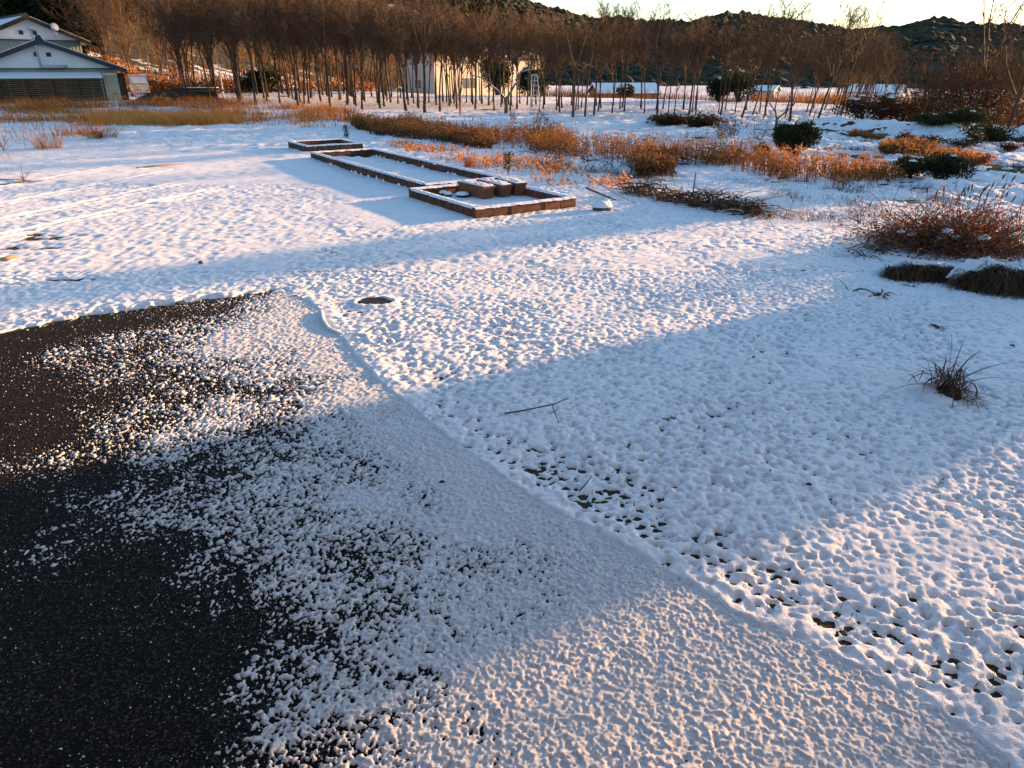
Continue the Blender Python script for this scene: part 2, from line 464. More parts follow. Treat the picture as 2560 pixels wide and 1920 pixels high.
def field_h(x, y):
    rough = sstep(17, 23, y + 0.55 * x)
    n = 0.075 * fbm(x, y, 1.0, 4, 80, 0.65) + 0.06 * fbm(x, y * 1.4, 0.38, 3, 84, 0.65)
    bare = sstep(-0.02, 0.30, fbm(x * 0.6, y * 1.3, 1.0, 6, 88, 0.82)) * (0.35 + .65 * sstep(-10, 4, x))
    rightside = sstep(5, 12, x)
    h = 0.045 + (0.35 + 0.65 * rough) * n * (1 + .5 * rightside) - (0.085 + 0.03 * rightside) * bare * rough
    sm = lawn_h(x, y)
    return sm * (1 - rough) + h * rough
LAWN_LABEL = ['dimpled snow over the nearest lawn grass beside the driveway', 'dimpled snow over the middle of the lawn', 'sunlit and shaded snow over the far lawn around the near planter', ]
for i, (a, b, st, x0, x1) in enumerate([(1.45, 5.6, 0.0125, -9, 9), (5.57, 10.0, 0.020, -14, 14), (9.96, 18.5, 0.042, -18, 18)]):
    o = snow_sheet('snow_lawn', x0, x1, a, b, st, (field_h if i == 2 else lawn_h), keep_lawn(a, b), seed=10 + i)
    tag(o, LAWN_LABEL[i], 'snow', kind='stuff')
o = snow_sheet('snow_field', -36, 36, 18.4, 34, 0.10, field_h, lambda X, Y: in_view(X, Y, 2.0), seed=20)
tag(o, 'rough wind-blown snow over the weedy field behind the planters', 'snow', kind='stuff')
o = snow_sheet('snow_field', -48, 48, 33.9, 52, 0.16, field_h, lambda X, Y: in_view(X, Y, 3.0), seed=21)
tag(o, 'patchy snow on the far strip of field before the grove', 'snow', kind='stuff')


# ------------------------------------------------------------------ planters made of blocks
M['block'] = mat('block', (0.10, 0.032, 0.017), (0.19, 0.062, 0.031), 7.0, 0.85, 0.5, 45.0, c3=(0.06, 0.034, 0.024), s3=2.2, coord='Generated')
M['block_b'] = mat('block_b', (0.13, 0.043, 0.023), (0.23, 0.078, 0.038), 5.0, 0.85, 0.5, 45.0, c3=(0.075, 0.04, 0.028), s3=3.0, coord='Generated')
M['block_c'] = mat('block_c', (0.065, 0.032, 0.021), (0.12, 0.052, 0.032), 9.0, 0.85, 0.5, 45.0, c3=(0.05, 0.034, 0.028), s3=2.6, coord='Generated')
BL, BH, BT = 0.42, 0.225, 0.13
def block_mesh(name, L):
    mb = MB(); b = 0.008
    # chamfered block, built from an outer ring profile so that the joints read as grooves
    x0, x1, y0, y1, z1 = 0.004, L - 0.004, -BT / 2, BT / 2, BH
    V = [(x0 + b, y0, 0), (x1 - b, y0, 0), (x1, y0 + b, 0), (x1, y1 - b, 0), (x1 - b, y1, 0), (x0 + b, y1, 0), (x0, y1 - b, 0), (x0, y0 + b, 0)]
    T1 = [(x, y, z1 - b) for x, y, _ in V]
    cx, cy = (x0 + x1) / 2, 0
    T2 = [(x + (b if x < cx else -b) * .8, y + (b if y < cy else -b) * .8, z1) for x, y, _ in V]
    n = 8
    F = [tuple(range(n))[::-1], tuple(range(2 * n, 3 * n))]
    for k in range(n):
        k2 = (k + 1) % n
        F += [(k, k2, n + k2, n + k), (n + k, n + k2, 2 * n + k2, 2 * n + k)]
    mb.add(V + T1 + T2, F); return mb.mesh(name)
BLOCKS = {}
def get_block(L, i):
    key = (round(L, 2), i)
    if key not in BLOCKS:
        me = block_mesh('block', L); me.materials.append(M[('block', 'block_b', 'block_c')[i]]); BLOCKS[key] = me
    return BLOCKS[key]
rnd = random.Random(4)
def snow_strip(L, w, h, seed, overhang=0.012):
    n = max(4, int(L / 0.035)); m = 6
    xs = np.linspace(-0.004, L + 0.004, n); V = []
    ts = np.linspace(-1, 1, m)
    X, T = np.meshgrid(xs, ts)
    W = w / 2 + overhang + 0.008 * vn(X, T * 0 + seed, 0.09, seed)
    Yv = T * W
    Z = h * (1 - np.abs(T) ** 3.2) + 0.007 * vn(X, Yv, 0.05, seed + 3) - 0.004
    Z[0] = -0.012 + 0.008 * vn(X[0], X[0] * 0, .06, seed); Z[-1] = -0.012 + 0.008 * vn(X[0], X[0] * 0 + 3, .06, seed)
    V = np.stack([X.ravel(), Yv.ravel(), Z.ravel()], 1)
    return mesh_np('snow_cap', V, [gridfaces(n, m)], True)
PL_LABEL = {'near': 'square block planter holding terracotta pots on the snowy lawn', 'long': 'long rectangular block planter filled with smooth snow', 'far': 'small square block planter farthest from the driveway'}
for key, (a0, a1, b0, b1) in PLANTERS.items():
    p0 = pl(a0, b0)
    z0 = landz(*pl((a0 + a1) / 2, (b0 + b1) / 2)) + (-0.01 if key == 'near' else 0.015)
    root = empty('block_planter', (p0[0], p0[1], z0), math.atan2(E1.y, E1.x))
    tag(root, PL_LABEL[key], 'planter', 'block planters on the lawn')
    W, D = a1 - a0, b1 - b0
    walls = [((BT / 2 * 0, BT / 2), 0, W), ((W - BT / 2, BT + 0.0), math.pi / 2, D - 2 * BT), ((0, D - BT / 2), 0, W), ((BT / 2, BT), math.pi / 2, D - 2 * BT)]
    for wi, ((sx, sy), ang, L) in enumerate(walls):
        n = max(1, round(L / BL)); l = L / n
        ca, sa = math.cos(ang), math.sin(ang)
        for k in range(n):
            hid = key == 'long' and wi == 1 and k == int(n * 0.45)
            o = link('block', get_block(l, rnd.choice((0, 0, 1, 2))), None, root)
            o.location = (sx + ca * l * k + rnd.uniform(-.004, .004), sy + sa * l * k + rnd.uniform(-.004, .004), rnd.uniform(-.006, .004) - (0.07 if hid else 0))
            o.rotation_euler = (0, 0, ang + rnd.uniform(-.008, .008))
        sc = link('snow_cap', snow_strip(L, BT, 0.030, wi * 7 + len(key)), M['snow_smooth'], root)
        sc.location = (sx, sy, BH + 0.001); sc.rotation_euler = (0, 0, ang); sc['kind'] = 'stuff'
        if key == 'long' and wi in (1, 3):      # snow blown against the wall
            mb = MB()
            for k in range(26):
                t = rnd.random() ** 0.8 * L; s_ = rnd.uniform(.05, .13); hh = rnd.uniform(.03, .12)
                side = -1 if wi == 1 else (1 if rnd.random() < .3 else 1)
                yy = (BT / 2 + 0.002) * (1 if wi == 3 else 1)
                pts = []
                for q in range(7):
                    aa = math.pi * q / 6
                    pts.append((t + math.cos(aa) * s_ * rnd.uniform(.7, 1.1), math.sin(aa) * hh * rnd.uniform(.6, 1.1) - 0.01))
                V = [(x, yy, z) for x, z in pts] + [(x, yy + 0.02, z * .6 - .01) for x, z in pts]
                nn = len(pts)
                mb.add(V, [tuple(range(nn, 2 * nn))] + [(i, i + 1, i + 1 + nn, i + nn) for i in range(nn - 1)])
            o = mb.build('blown_snow', M['snow_smooth'], root, False)
            o.location = (sx, sy, 0.0); o.rotation_euler = (0, 0, ang); o['kind'] = 'stuff'

# terracotta trough pots
M['terracotta'] = mat('terracotta', (0.13, 0.052, 0.027), (0.19, 0.080, 0.042), 4.0, 0.7, 0.15, 30.0, coord='Generated')
M['dark_plastic'] = mat('dark_plastic', (0.02, 0.022, 0.03), (0.04, 0.04, 0.05), 5.0, 0.6)
M['pot_brown'] = mat('pot_brown', (0.12, 0.045, 0.03), (0.2, 0.08, 0.05), 5.0, 0.7)
def lumpy_top(L, W, h, seed, n=26, m=14, spiky=0.0, amp=0.02):
    xs = np.linspace(-1, 1, n); ys = np.linspace(-1, 1, m)
    X, Y = np.meshgrid(xs, ys)
    e = (1 - np.abs(X) ** 8) * (1 - np.abs(Y) ** 8)
    Z = h * np.clip(e, 0, 1) ** .5 + amp * vn(X * L / 2, Y * W / 2, 0.06, seed) * e + amp * .6 * vn(X * L / 2, Y * W / 2, 0.03, seed + 5) * e
    Z = np.where(e <= 0.02, -0.015, Z)
    return mesh_np('snow_top', np.stack([(X * L / 2).ravel(), (Y * W / 2).ravel(), Z.ravel()], 1), [gridfaces(n, m)], True)
def trough(pA, pB, W, H, label, seed):         # pA, pB: ground points of the long axis
    A = Vector((*pA, 0)); B = Vector((*pB, 0)); d = B - A; L = d.length
    root = empty('trough_pot', ((A + B) / 2) + Vector((0, 0, 0.02)), math.atan2(d.y, d.x))
    tag(root, label, 'flower pot', 'terracotta trough pots in the near planter')
    mb = MB(); t = 0.80
    def ring(l, w, z): return [(-l / 2, -w / 2, z), (l / 2, -w / 2, z), (l / 2, w / 2, z), (-l / 2, w / 2, z)]
    R = [ring(L * .86, W * .68, 0), ring(L * .955, W * .90, H * .84), ring(L * .955, W * .90, H - .045), ring(L, W, H - .045), ring(L, W, H), ring(L * .94, W * .86, H), ring(L * .92, W * .84, H - .05)]
    V = [p for r in R for p in r]; Fq = [(3, 2, 1, 0)]
    for i in range(len(R) - 1):
        for k in range(4):
            Fq.append((i * 4 + k, i * 4 + (k + 1) % 4, (i + 1) * 4 + (k + 1) % 4, (i + 1) * 4 + k))
    n = len(R) * 4; Fq.append((n - 4, n - 3, n - 2, n - 1))
    mb.add(V, Fq); body = mb.build('body', M['terracotta'], root)
    bv = body.modifiers.new('bevel', 'BEVEL'); bv.width = 0.008; bv.segments = 2
    s = link('snow_top', lumpy_top(L * .97, W * .96, 0.03, seed, amp=0.016), M['snow'], root); s.location = (0, 0, H - 0.004); s['kind'] = 'stuff'
    return root
TZ = 0.30
tA = g(1150, 448, TZ + .02); tB = g(1222, 466, TZ + .02)
trough(g(1158, 454, TZ), g(1224, 468, TZ), 0.34, TZ, 'terracotta trough pot nearest the corner with brightest sunlit end', 3)
trough(g(1206, 449, TZ), g(1268, 464, TZ), 0.32, TZ, 'terracotta trough pot in the middle of three side by side', 4)
trough(g(1250, 446, TZ), g(1304, 461, TZ), 0.30, TZ + .01, 'terracotta trough pot at the back by the planter wall', 5)
def round_pot(px, py, r, h, label, m_, dome=0.05, sprig=False):
    x, y = g(px, py, 0.03)
    root = empty('round_pot', (x, y, 0.03)); tag(root, label, 'flower pot', 'small round pots in the near planter')
    MB().lathe([(r * .72, 0), (r * .93, h * .84), (r, h * .84), (r, h), (r * .9, h), (r * .88, h * .8)], 18).build('body', m_, root, True)
    prof = [(r * .97, h - 0.008), (r * .93, h + dome * .45), (r * .7, h + dome * .85), (r * .35, h + dome), (0.004, h + dome * 1.04)]
    s = MB().lathe(prof, 18).build('snow_top', M['snow_smooth'], root, True); s['kind'] = 'stuff'
    if sprig:
        mb = MB(); rr = random.Random(2)
        for k in range(16):
            a = rr.uniform(0, 6.28); q = rr.uniform(0, r * .7); l = rr.uniform(.08, .16)
            b0 = Vector((q * math.cos(a), q * math.sin(a), h)); mb.tube([b0, b0 + Vector((math.cos(a) * .02, math.sin(a) * .02, l * .6)), b0 + Vector((math.cos(a) * .05, math.sin(a) * .05, l))], [.006, .005, .002], 4)
        mb.build('dead_stems', M['snow'], root)
round_pot(1122, 474, 0.13, 0.17, 'small brown pot behind the snow-capped tin by the planter back wall', M['pot_brown'], .03)
round_pot(1140, 480, 0.14, 0.17, 'small pot with snowy dead stems sticking up', M['dark_plastic'], .03, True)
round_pot(1156, 493, 0.165, 0.06, 'low round pot topped by one smooth snow cap', M['dark_plastic'], .06)
for i, (a, b, lab) in enumerate([(1098, 484, 'tiny seedling pot under snow nearest the planter left corner'), (1108, 488, 'tiny seedling pot second in the short snow-covered row'), (1121, 491, 'tiny seedling pot at the end of the short snow-covered row')]):
    round_pot(a, b, 0.10, 0.05, lab, M['dark_plastic'], .06)
# heap of snow-covered oddments in the planter
xs = np.linspace(0.15, 2.2, 60); ys = np.linspace(0.15, 1.35, 40)
A_, B_ = np.meshgrid(xs, ys)
X = PN2.x + E1.x * A_ + E2.x * B_; Y = PN2.y + E1.y * A_ + E2.y * B_
dd, rr_ = worley(X, Y, 0.17, 91)
Z = 0.035 + 0.075 * np.clip(1 - (dd / 0.11) ** 2, 0, 1) ** .6 * (0.4 + .6 * rr_) * sstep(1.5, .6, A_ * .6 + B_ * .7) + 0.008 * vn(X, Y, .05, 92)
tag(link('snow_heap', mesh_np('snow_heap', np.stack([X.ravel(), Y.ravel(), Z.ravel()], 1), [gridfaces(60, 40)], True), M['snow']), 'lumpy snow over small buried pots inside the near planter', 'snow', kind='stuff')

# snow-capped stone right of the planter
M['stone'] = mat('stone', (0.05, 0.048, 0.05), (0.12, 0.115, 0.11), 12.0, 0.9, 0.6, 40.0)
def blob(name, rx, ry, rz, m_, seed, amp=.12, nu=28, nv=14, z0=-.3):
    u = np.linspace(0, 2 * np.pi, nu, endpoint=False); v = np.linspace(z0, np.pi / 2, nv)
    U, Vv = np.meshgrid(u, v)
    d = 1 + amp * vn(np.cos(U) * 2 + 9, np.sin(U) * 2 + Vv * 1.5, .9, seed) + amp * .4 * vn(np.cos(U) * 2 + 9, np.sin(U) * 2 + Vv * 1.5, .35, seed + 2)
    X = rx * np.cos(Vv) * np.cos(U) * d; Y = ry * np.cos(Vv) * np.sin(U) * d; Z = rz * np.sin(Vv) * d
    i = np.arange(nu * nv).reshape(nv, nu); j = np.roll(i, -1, 1)
    f = np.stack([i[:-1], j[:-1], j[1:], i[1:]], -1).reshape(-1, 4)
    return mesh_np(name, np.stack([X.ravel(), Y.ravel(), Z.ravel()], 1), [f], True)
x, y = g(1503, 528)
root = empty('stone', (x, y, 0.02)); tag(root, 'dome-shaped stone capped with snow beside the near planter', 'stone')
link('body', blob('stone', .205, .19, .22, None, 3), M['stone'], root)
o = link('snow_cap', blob('stone_snow', .225, .21, .25, None, 3, .12, z0=.32), M['snow'], root); o['kind'] = 'stuff'

# drain pit in the lawn; lid and rim coloured near-black for the shade inside
M['pit_dark_iron'] = mat('pit_dark_iron', (0.006, 0.006, 0.006), (0.022, 0.020, 0.018), 20.0, 0.7, 0.3, 60.0)
M['concrete'] = mat('concrete', (0.13, 0.125, 0.12), (0.22, 0.21, 0.20), 9.0, 0.9, 0.4, 50.0)
root = empty('drain_pit', (DRAIN[0], DRAIN[1], 0.008)); tag(root, 'round drain pit lid, coloured as dark as the pit, showing through a hole in the snow', 'drain')
MB().lathe([(0.15, 0), (0.17, 0), (0.17, .016), (0.15, .016)], 28).build('rim', M['pit_dark_iron'], root)
MB().lathe([(0.004, 0.0), (0.148, 0.0), (0.148, .009), (0.12, .009), (.115, .005), (.004, .005)], 28).build('lid', M['pit_dark_iron'], root)
MB().box(-.03, .03, -.008, .008, .005, .011).build('lid_handle', M['pit_dark_iron'], root)

# ------------------------------------------------------------------ trees
def rot_about(d, ax, a): return Matrix.Rotation(a, 3, ax) @ d
def branch_poly(rr, p, d, L, n, wob, lift):
    pts = [p.copy()]; q = p.copy(); dd = d.normalized()
    for i in range(n):
        dd = (dd + Vector((rr.gauss(0, wob), rr.gauss(0, wob), rr.gauss(0, wob) + lift))).normalized()
        q = q + dd * (L / n); pts.append(q.copy())
    return pts, dd
def grow_tree(seed, H, fork=0.42, spread=0.5, mains=4, sub=6, tw=6, tr=0.075, twr=0.006, lean=(0, 0), stems=1, lift=0.10, subtw=2, twl=1.0):
    """returns (trunk MB, crown MB)"""
    rr = random.Random(seed); T = MB(); C = MB()
    for s in range(stems):
        a0 = rr.uniform(0, 6.28)
        off = Vector((math.cos(a0), math.sin(a0), 0)) * (0.18 if stems > 1 else 0)
        base = off + Vector((0, 0, -0.15))
        d = Vector((lean[0] + rr.gauss(0, .03) + off.x * .7, lean[1] + rr.gauss(0, .03) + off.y * .7, 1)).normalized()
        fh = H * fork * rr.uniform(.85, 1.15)
        pts, dd = branch_poly(rr, base, d, fh + .15, 5, 0.035, 0.02)
        r0 = tr * rr.uniform(.85, 1.15)
        rads = [r0 * 1.35] + [r0 * (1 - .1 * i) for i in range(1, 6)]
        T.tube(pts, rads, 7)
        # leader and main limbs
        nm = mains
        for k in range(nm):
            az = a0 + 6.28 * k / nm + rr.uniform(-.5, .5)
            out = Vector((math.cos(az), math.sin(az), 0))
            sp = spread * rr.uniform(.5, 1.2) if k else spread * .15
            md = (dd + out * sp).normalized()
            ml = (H - fh) * rr.uniform(.75, 1.05)
            st = pts[-1] if rr.random() < .6 else pts[-2].lerp(pts[-1], rr.random())
            mp, md2 = branch_poly(rr, st, md, ml, 6, 0.09, lift)
            mr = r0 * .58
            C.tube(mp, [mr * (1 - .13 * i) for i in range(7)], 5)
            for j in range(sub):
                t = 0.12 + 0.85 * (j + rr.random()) / sub
                f = t * 6; i = min(int(f), 5); p = mp[i].lerp(mp[i + 1], f - i)
                bd = (mp[i + 1] - mp[i]).normalized()
                ax = bd.orthogonal().normalized(); ax = rot_about(ax, bd, rr.uniform(0, 6.28))
                sd = rot_about(bd, ax, rr.uniform(.35, .95))
                slen = ml * rr.uniform(.28, .5) * (1.1 - .5 * t)
                sp_, _ = branch_poly(rr, p, sd, slen, 4, 0.13, lift)
                sr = mr * (1 - .6 * t) * .5
                C.tube(sp_, [sr, sr * .8, sr * .6, sr * .45, twr], 4, False)
                for w in range(tw):
                    tt = 0.1 + .9 * (w + rr.random()) / tw; f = tt * 4; i2 = min(int(f), 3); p2 = sp_[i2].lerp(sp_[i2 + 1], f - i2)
                    bd2 = (sp_[i2 + 1] - sp_[i2]).normalized()
                    ax = rot_about(bd2.orthogonal().normalized(), bd2, rr.uniform(0, 6.28))
                    td = rot_about(bd2, ax, rr.uniform(.3, 1.0))
                    tl = slen * rr.uniform(.35, .7) * twl
                    tp, _ = branch_poly(rr, p2, td, tl, 2, 0.16, lift * 1.2)
                    C.tube(tp, [twr * 1.35, twr, twr * .6], 3, False)
                    for z in range(subtw):
                        p3 = tp[0].lerp(tp[2], rr.uniform(.15, .9))
                        ax = rot_about(td.orthogonal().normalized(), td, rr.uniform(0, 6.28))
                        d3 = rot_about(td, ax, rr.uniform(.3, .9))
                        d3.z += .2
                        C.tube([p3, p3 + d3.normalized() * tl * rr.uniform(.35, .7)], [twr * .9, twr * .5], 3, False)
    return T, C
def make_tree(name, label, seed, group=None, bark='bark', tw_m='twig', **k):
    T, C = grow_tree(seed, **k)
    root = empty(name); tag(root, label, 'tree', group)
    T.build('trunk', M[bark], root, True); C.build('crown', M[tw_m], root, True)
    return root

GROVE = 'slender bare trees of the grove'
def place(o, x, y, rz, s, dz=-0.03):
    o.location = (x, y, landz(x, y) + dz); o.rotation_euler = (0, 0, rz); o.scale = (s, s, s)
rng = random.Random(11)
protos = [make_tree('grove_tree', 'x', 100 + i, GROVE, H=6.2, fork=rng.uniform(.38, .52), spread=rng.uniform(.50, .78), mains=rng.choice((4, 5, 5)), sub=8, tw=7, tr=0.062, twr=0.0078, subtw=3, lift=.11) for i in range(9)]
protos_lean = [make_tree('grove_tree', 'x', 200 + i, GROVE, H=6.0, fork=rng.uniform(.4, .48), spread=rng.uniform(.42, .6), mains=5, sub=7, tw=6, tr=0.056, twr=0.0072, lean=(0.13, 0.0), subtw=2, lift=.10) for i in range(4)]
FRONT = [g(*p) for p in [(450, 258), (560, 262), (800, 268), (1000, 275), (1150, 281), (1400, 287), (1600, 292), (1850, 301), (2100, 305), (2260, 300)]]
def front_y(x):
    xs = [p[0] for p in FRONT]; ys = [p[1] for p in FRONT]
    return float(np.interp(x, xs, ys))
# single trees that stand out along the front of the grove: (px, py, height, girth)
spots = []
FRONT_PX = [(640,262,8.6,1.0),(700,258,8.4,.9),(745,264,8.6,1.1),(772,258,8.4,1.0),(826,268,8.2,1.2),(868,262,8.0,1.1),(905,272,8.0,1.0),(950,270,7.8,1.1),(1016,278,7.4,1.35),(1062,282,8.0,1.6),(1048,268,7.2,1.2),(1100,278,6.8,1.3),(1124,264,7.0,1.3),
 (1188,272,6.6,1.1),(1292,272,6.4,1.2),(1400,284,6.2,1.0),(1485,290,6.2,1.1),(1530,285,6.2,1.1),(1560,280,6.2,1.1),(1642,294,6.0,1.5),(1722,288,6.0,1.4),(1800,288,5.8,1.3),(1852,296,5.9,1.8),(1880,292,5.9,1.0),(1914,290,5.9,1.6),(1975,304,5.9,1.9),(2040,306,5.7,1.7),(2100,304,5.4,1.2)]
for px, py, H, gth in FRONT_PX:
    x, y = g(px, py); spots.append((x, y, H, gth, True))
step_x, step_y = 2.2, 2.9
yy = 36.0; row = 0
while yy < 88:
    xx = -34 + (row % 2) * step_x / 2
    while xx < 40:
        x = xx + rng.uniform(-.35, .35) + (yy - 40) * 0.06; y = yy + rng.uniform(-.4, .4)
        fy = front_y(x) if x < 21 else 40 + (x - 21) * 2.4
        back = float(np.interp(x, [-14, -4, 4, 40], [84, 72, fy + 12, fy + 10.5]))
        px = 1280 + F_PX * x / (y * CP + CAM_H * SP)
        gap = False
        dense = px > 1340
        if y > fy + 1.2 and y < back and px < 2300 and px > 455 and not gap and all((x - s[0]) ** 2 + (y - s[1]) ** 2 > 1.3 for s in spots[:30]) and rng.random() < .93:
            ang = np.interp(px, [450, 900, 1200, 1700, 2250], [0.098, 0.083, 0.060, 0.050, 0.040])
            H = 2.7 + y * ang * rng.uniform(.80, 1.03)
            spots.append((x, y, H, rng.uniform(.75, 1.05), False))
        xx += step_x * (0.66 if x > 2 else 1.0)
    yy += step_y * .88; row += 1
for px, py in [(1012, 262), (1034, 258), (1072, 256), (1090, 262), (1108, 255), (1135, 258), (1150, 264), (1166, 256), (1182, 260), (1205, 258), (1222, 263), (1255, 258), (1272, 262), (1300, 258), (1318, 262), (1340, 260)]:
    x, y = g(px, py); spots.append((x, y, 6.6 + rng.uniform(-.4, .6), rng.uniform(.8, 1.1), False))
used = set()
ORD = ['first', 'second', 'third', 'fourth', 'fifth', 'sixth', 'seventh', 'eighth', 'ninth', 'tenth', 'eleventh', 'twelfth', 'thirteenth', 'fourteenth']
fr_x = sorted((1280 + F_PX * s[0] / (s[1] * CP + CAM_H * SP)) for s in spots if s[4])
for i, (x, y, H, gth, fr) in enumerate(spots):
    px = 1280 + F_PX * x / (y * CP + CAM_H * SP)
    pool = protos_lean if (px > 1840 and rng.random() < .8) else protos
    p = rng.choice(pool)
    o = p if p.name not in used else copy_tree(p)
    used.add(p.name)
    rz = rng.uniform(-.35, .35) if pool is protos_lean else rng.uniform(0, 6.28)
    s = H / 6.2
    place(o, x, y, rz, s)
    k = min(1.6, max(1.0, gth)) ** .5
    o.scale = (s * k, s * k, s)
    zone = 'left third, behind the orange grass' if px < 1000 else ('middle, before the pale houses' if px < 1340 else ('right of the orchard ladder' if px < 1840 else 'right end, leaning outward'))
    o['label'] = ('front-row bare tree of the grove, ' if fr else 'bare slim tree inside the grove, ') + zone
    if fr:
        q = fr_x.index(px); nf = len(fr_x)
        o['label'] = ('stouter ' if gth > 1.45 else '') + 'front-row grove tree, ' + (ORD[q] + ' from the left end' if q < 14 else ORD[nf - 1 - q] + ' from the right end')
    o['group'] = 'grove trees, ' + ('front row, ' if fr else 'inner rows, ') + zone.split(',')[0]
for p in protos + protos_lean:
    if p.name not in used:
        for ch in list(p.children): bpy.data.objects.remove(ch)
        bpy.data.objects.remove(p)

# pruned trees in front of the grove
def limb_tree(name, label, px, py, limbs, tr, m_, rz=0, twigs=0, cat='tree', snow=False, seed=1, grp=None):
    x, y = g(px, py)
    root = empty(name, (x, y, landz(x, y) - .03)); tag(root, label, cat, grp)
    T = MB(); C = MB(); S = MB(); rr = random.Random(seed)
    for li, (pts, r0, r1) in enumerate(limbs):
        n = len(pts); rads = [r0 + (r1 - r0) * i / (n - 1) for i in range(n)]
        (T if li == 0 else C).tube(pts, rads, 7)
        if snow and li:
            S.tube([Vector(p) + Vector((0, 0, r * .8)) for p, r in zip(pts, rads)], [r * .5 for r in rads], 5)
        if li and twigs:
            for k in range(twigs):
                t = rr.uniform(.25, 1) * (n - 1); i = min(int(t), n - 2)
                p = Vector(pts[i]).lerp(Vector(pts[i + 1]), t - i); d = Vector((rr.gauss(0, .5), rr.gauss(0, .5), rr.uniform(.4, 1.2))).normalized()
                q, _ = branch_poly(rr, p, d, rr.uniform(.4, 1.1), 3, .12, .08); C.tube(q, [r1 * .6, r1 * .5, r1 * .35, .003], 4)
    T.build('trunk', m_, root, True)
    if C.v: C.build('limbs', m_, root, True)
    if S.v: o = S.build('snow_on_limbs', M['snow_smooth'], root, True); o['kind'] = 'stuff'
    return root
limb_tree('pruned_tree', 'stout pruned fruit tree with snow-topped spreading limbs', 1265, 284,
    [([(0, 0, 0), (.02, 0, .5), (0, 0, .95)], .14, .11), ([(0, 0, .9), (-.45, .1, 1.35), (-.95, .2, 1.7), (-1.4, .2, 2.15), (-2.3, .3, 2.35)], .07, .025),
     ([(0, 0, .9), (.3, 0, 1.3), (.55, 0, 1.75), (.85, 0, 2.0), (.95, 0, 2.55)], .08, .045), ([(.95, 0, 2.5), (1.4, 0, 2.6), (2.0, .1, 2.65)], .05, .03), ([(-.95, .2, 1.7), (-1.1, .2, 2.6)], .03, .015)], .17, M['pale_bark'], twigs=3, snow=True)
limb_tree('pruned_tree', 'tall thin tree forking into a wide V of bare shoots', 1432, 296,
    [([(0, 0, 0), (.02, 0, 1.4), (.03, 0, 2.7)], .08, .06), ([(.03, 0, 2.6), (-.25, 0, 3.6), (-.5, .1, 4.5), (-.6, .1, 5.0)], .05, .015), ([(.03, 0, 2.6), (.3, 0, 3.4), (.55, 0, 4.3), (.6, 0, 5.1)], .055, .02), ([(-.25, 0, 3.6), (-.2, 0, 4.6)], .03, .012), ([(0, 0, 1.8), (-.5, 0, 2.6), (-.7, 0, 3.1)], .03, .01)], .08, M['twig'], twigs=2, seed=2)
limb_tree('pruned_tree', 'tall thin tree with one straight shoot and a side fork', 1462, 292,
    [([(0, 0, 0), (.05, 0, 1.4), (.15, 0, 2.7)], .07, .05), ([(.15, 0, 2.6), (.3, 0, 3.6), (.3, 0, 4.5), (.3, 0, 5.3)], .05, .018), ([(.3, 0, 3.5), (.7, 0, 4.0), (.9, 0, 4.5)], .03, .012), ([(.1, 0, 2.0), (-.4, 0, 3.1)], .03, .01)], .07, M['twig'], twigs=2, seed=3)
limb_tree('pruned_tree', 'small spreading fruit tree with crooked limbs before the dark shrub', 1938, 325,
    [([(0, 0, 0), (.02, 0, .3), (0, 0, .55)], .07, .06), ([(0, 0, .5), (-.15, 0, .95), (-.1, 0, 1.6), (-.05, 0, 2.1)], .04, .015), ([(0, 0, .5), (.35, 0, .8), (.7, 0, 1.15), (.9, .2, 1.6)], .045, .015), ([(-.1, 0, .8), (-.5, .1, 1.3), (-.6, .1, 1.9)], .03, .012), ([(.35, 0, .8), (.45, -.1, 1.4), (.55, -.1, 2.0)], .03, .01)], .07, M['pale_bark'], twigs=6, seed=4)
limb_tree('sapling', 'leafless reddish sapling with upswept twigs at the grass edge', 1150, 290,
    [([(0, 0, 0), (0, 0, .6), (.02, 0, 1.1)], .045, .03)] + [([(0, 0, .7 + .08 * k), (math.cos(k * 2.4) * .25, math.sin(k * 2.4) * .25, 1.25 + .12 * k), (math.cos(k * 2.4) * .38, math.sin(k * 2.4) * .38, 1.8 + .1 * k)], .02, .005) for k in range(9)], .04, M['twig_red'], twigs=5, seed=5)
limb_tree('sapling', 'thin young sapling standing alone before the bank', 2026, 335,
    [([(0, 0, 0), (.02, 0, .5), (.05, 0, 1.0)], .02, .012), ([(.04, 0, .7), (.15, 0, 1.3)], .008, .004)], .02, M['twig'], twigs=4, seed=6)

# orchard ladder
M['alu'] = mat('alu', (0.42, 0.42, 0.42), (0.52, 0.52, 0.52), 6.0, 0.5, metal=0.0)
x, y = g(1338, 287); root = empty('tripod_ladder', (x, y, landz(x, y)), 0.2); tag(root, 'pale tripod ladder standing open among the grove trees', 'ladder')
for s in (-1, 1): MB().tube([(s * .34, 0, 0), (s * .17, .3, 2.35)], [.03, .03], 6).build('rail', M['alu'], root)
for k in range(1, 9):
    t = k / 8.2; w = .34 + (.17 - .34) * t; MB().box(-w, w, .3 * t - .03, .3 * t + .03, 2.35 * t - .02, 2.35 * t + .02).build('rung', M['alu'], root)
MB().tube([(0, .3, 2.3), (0.05, 1.2, 0)], [.025, .025], 6).build('rear_leg', M['alu'], root)
MB().box(-.19, .19, .25, .35, 2.33, 2.38).build('top_plate', M['alu'], root)

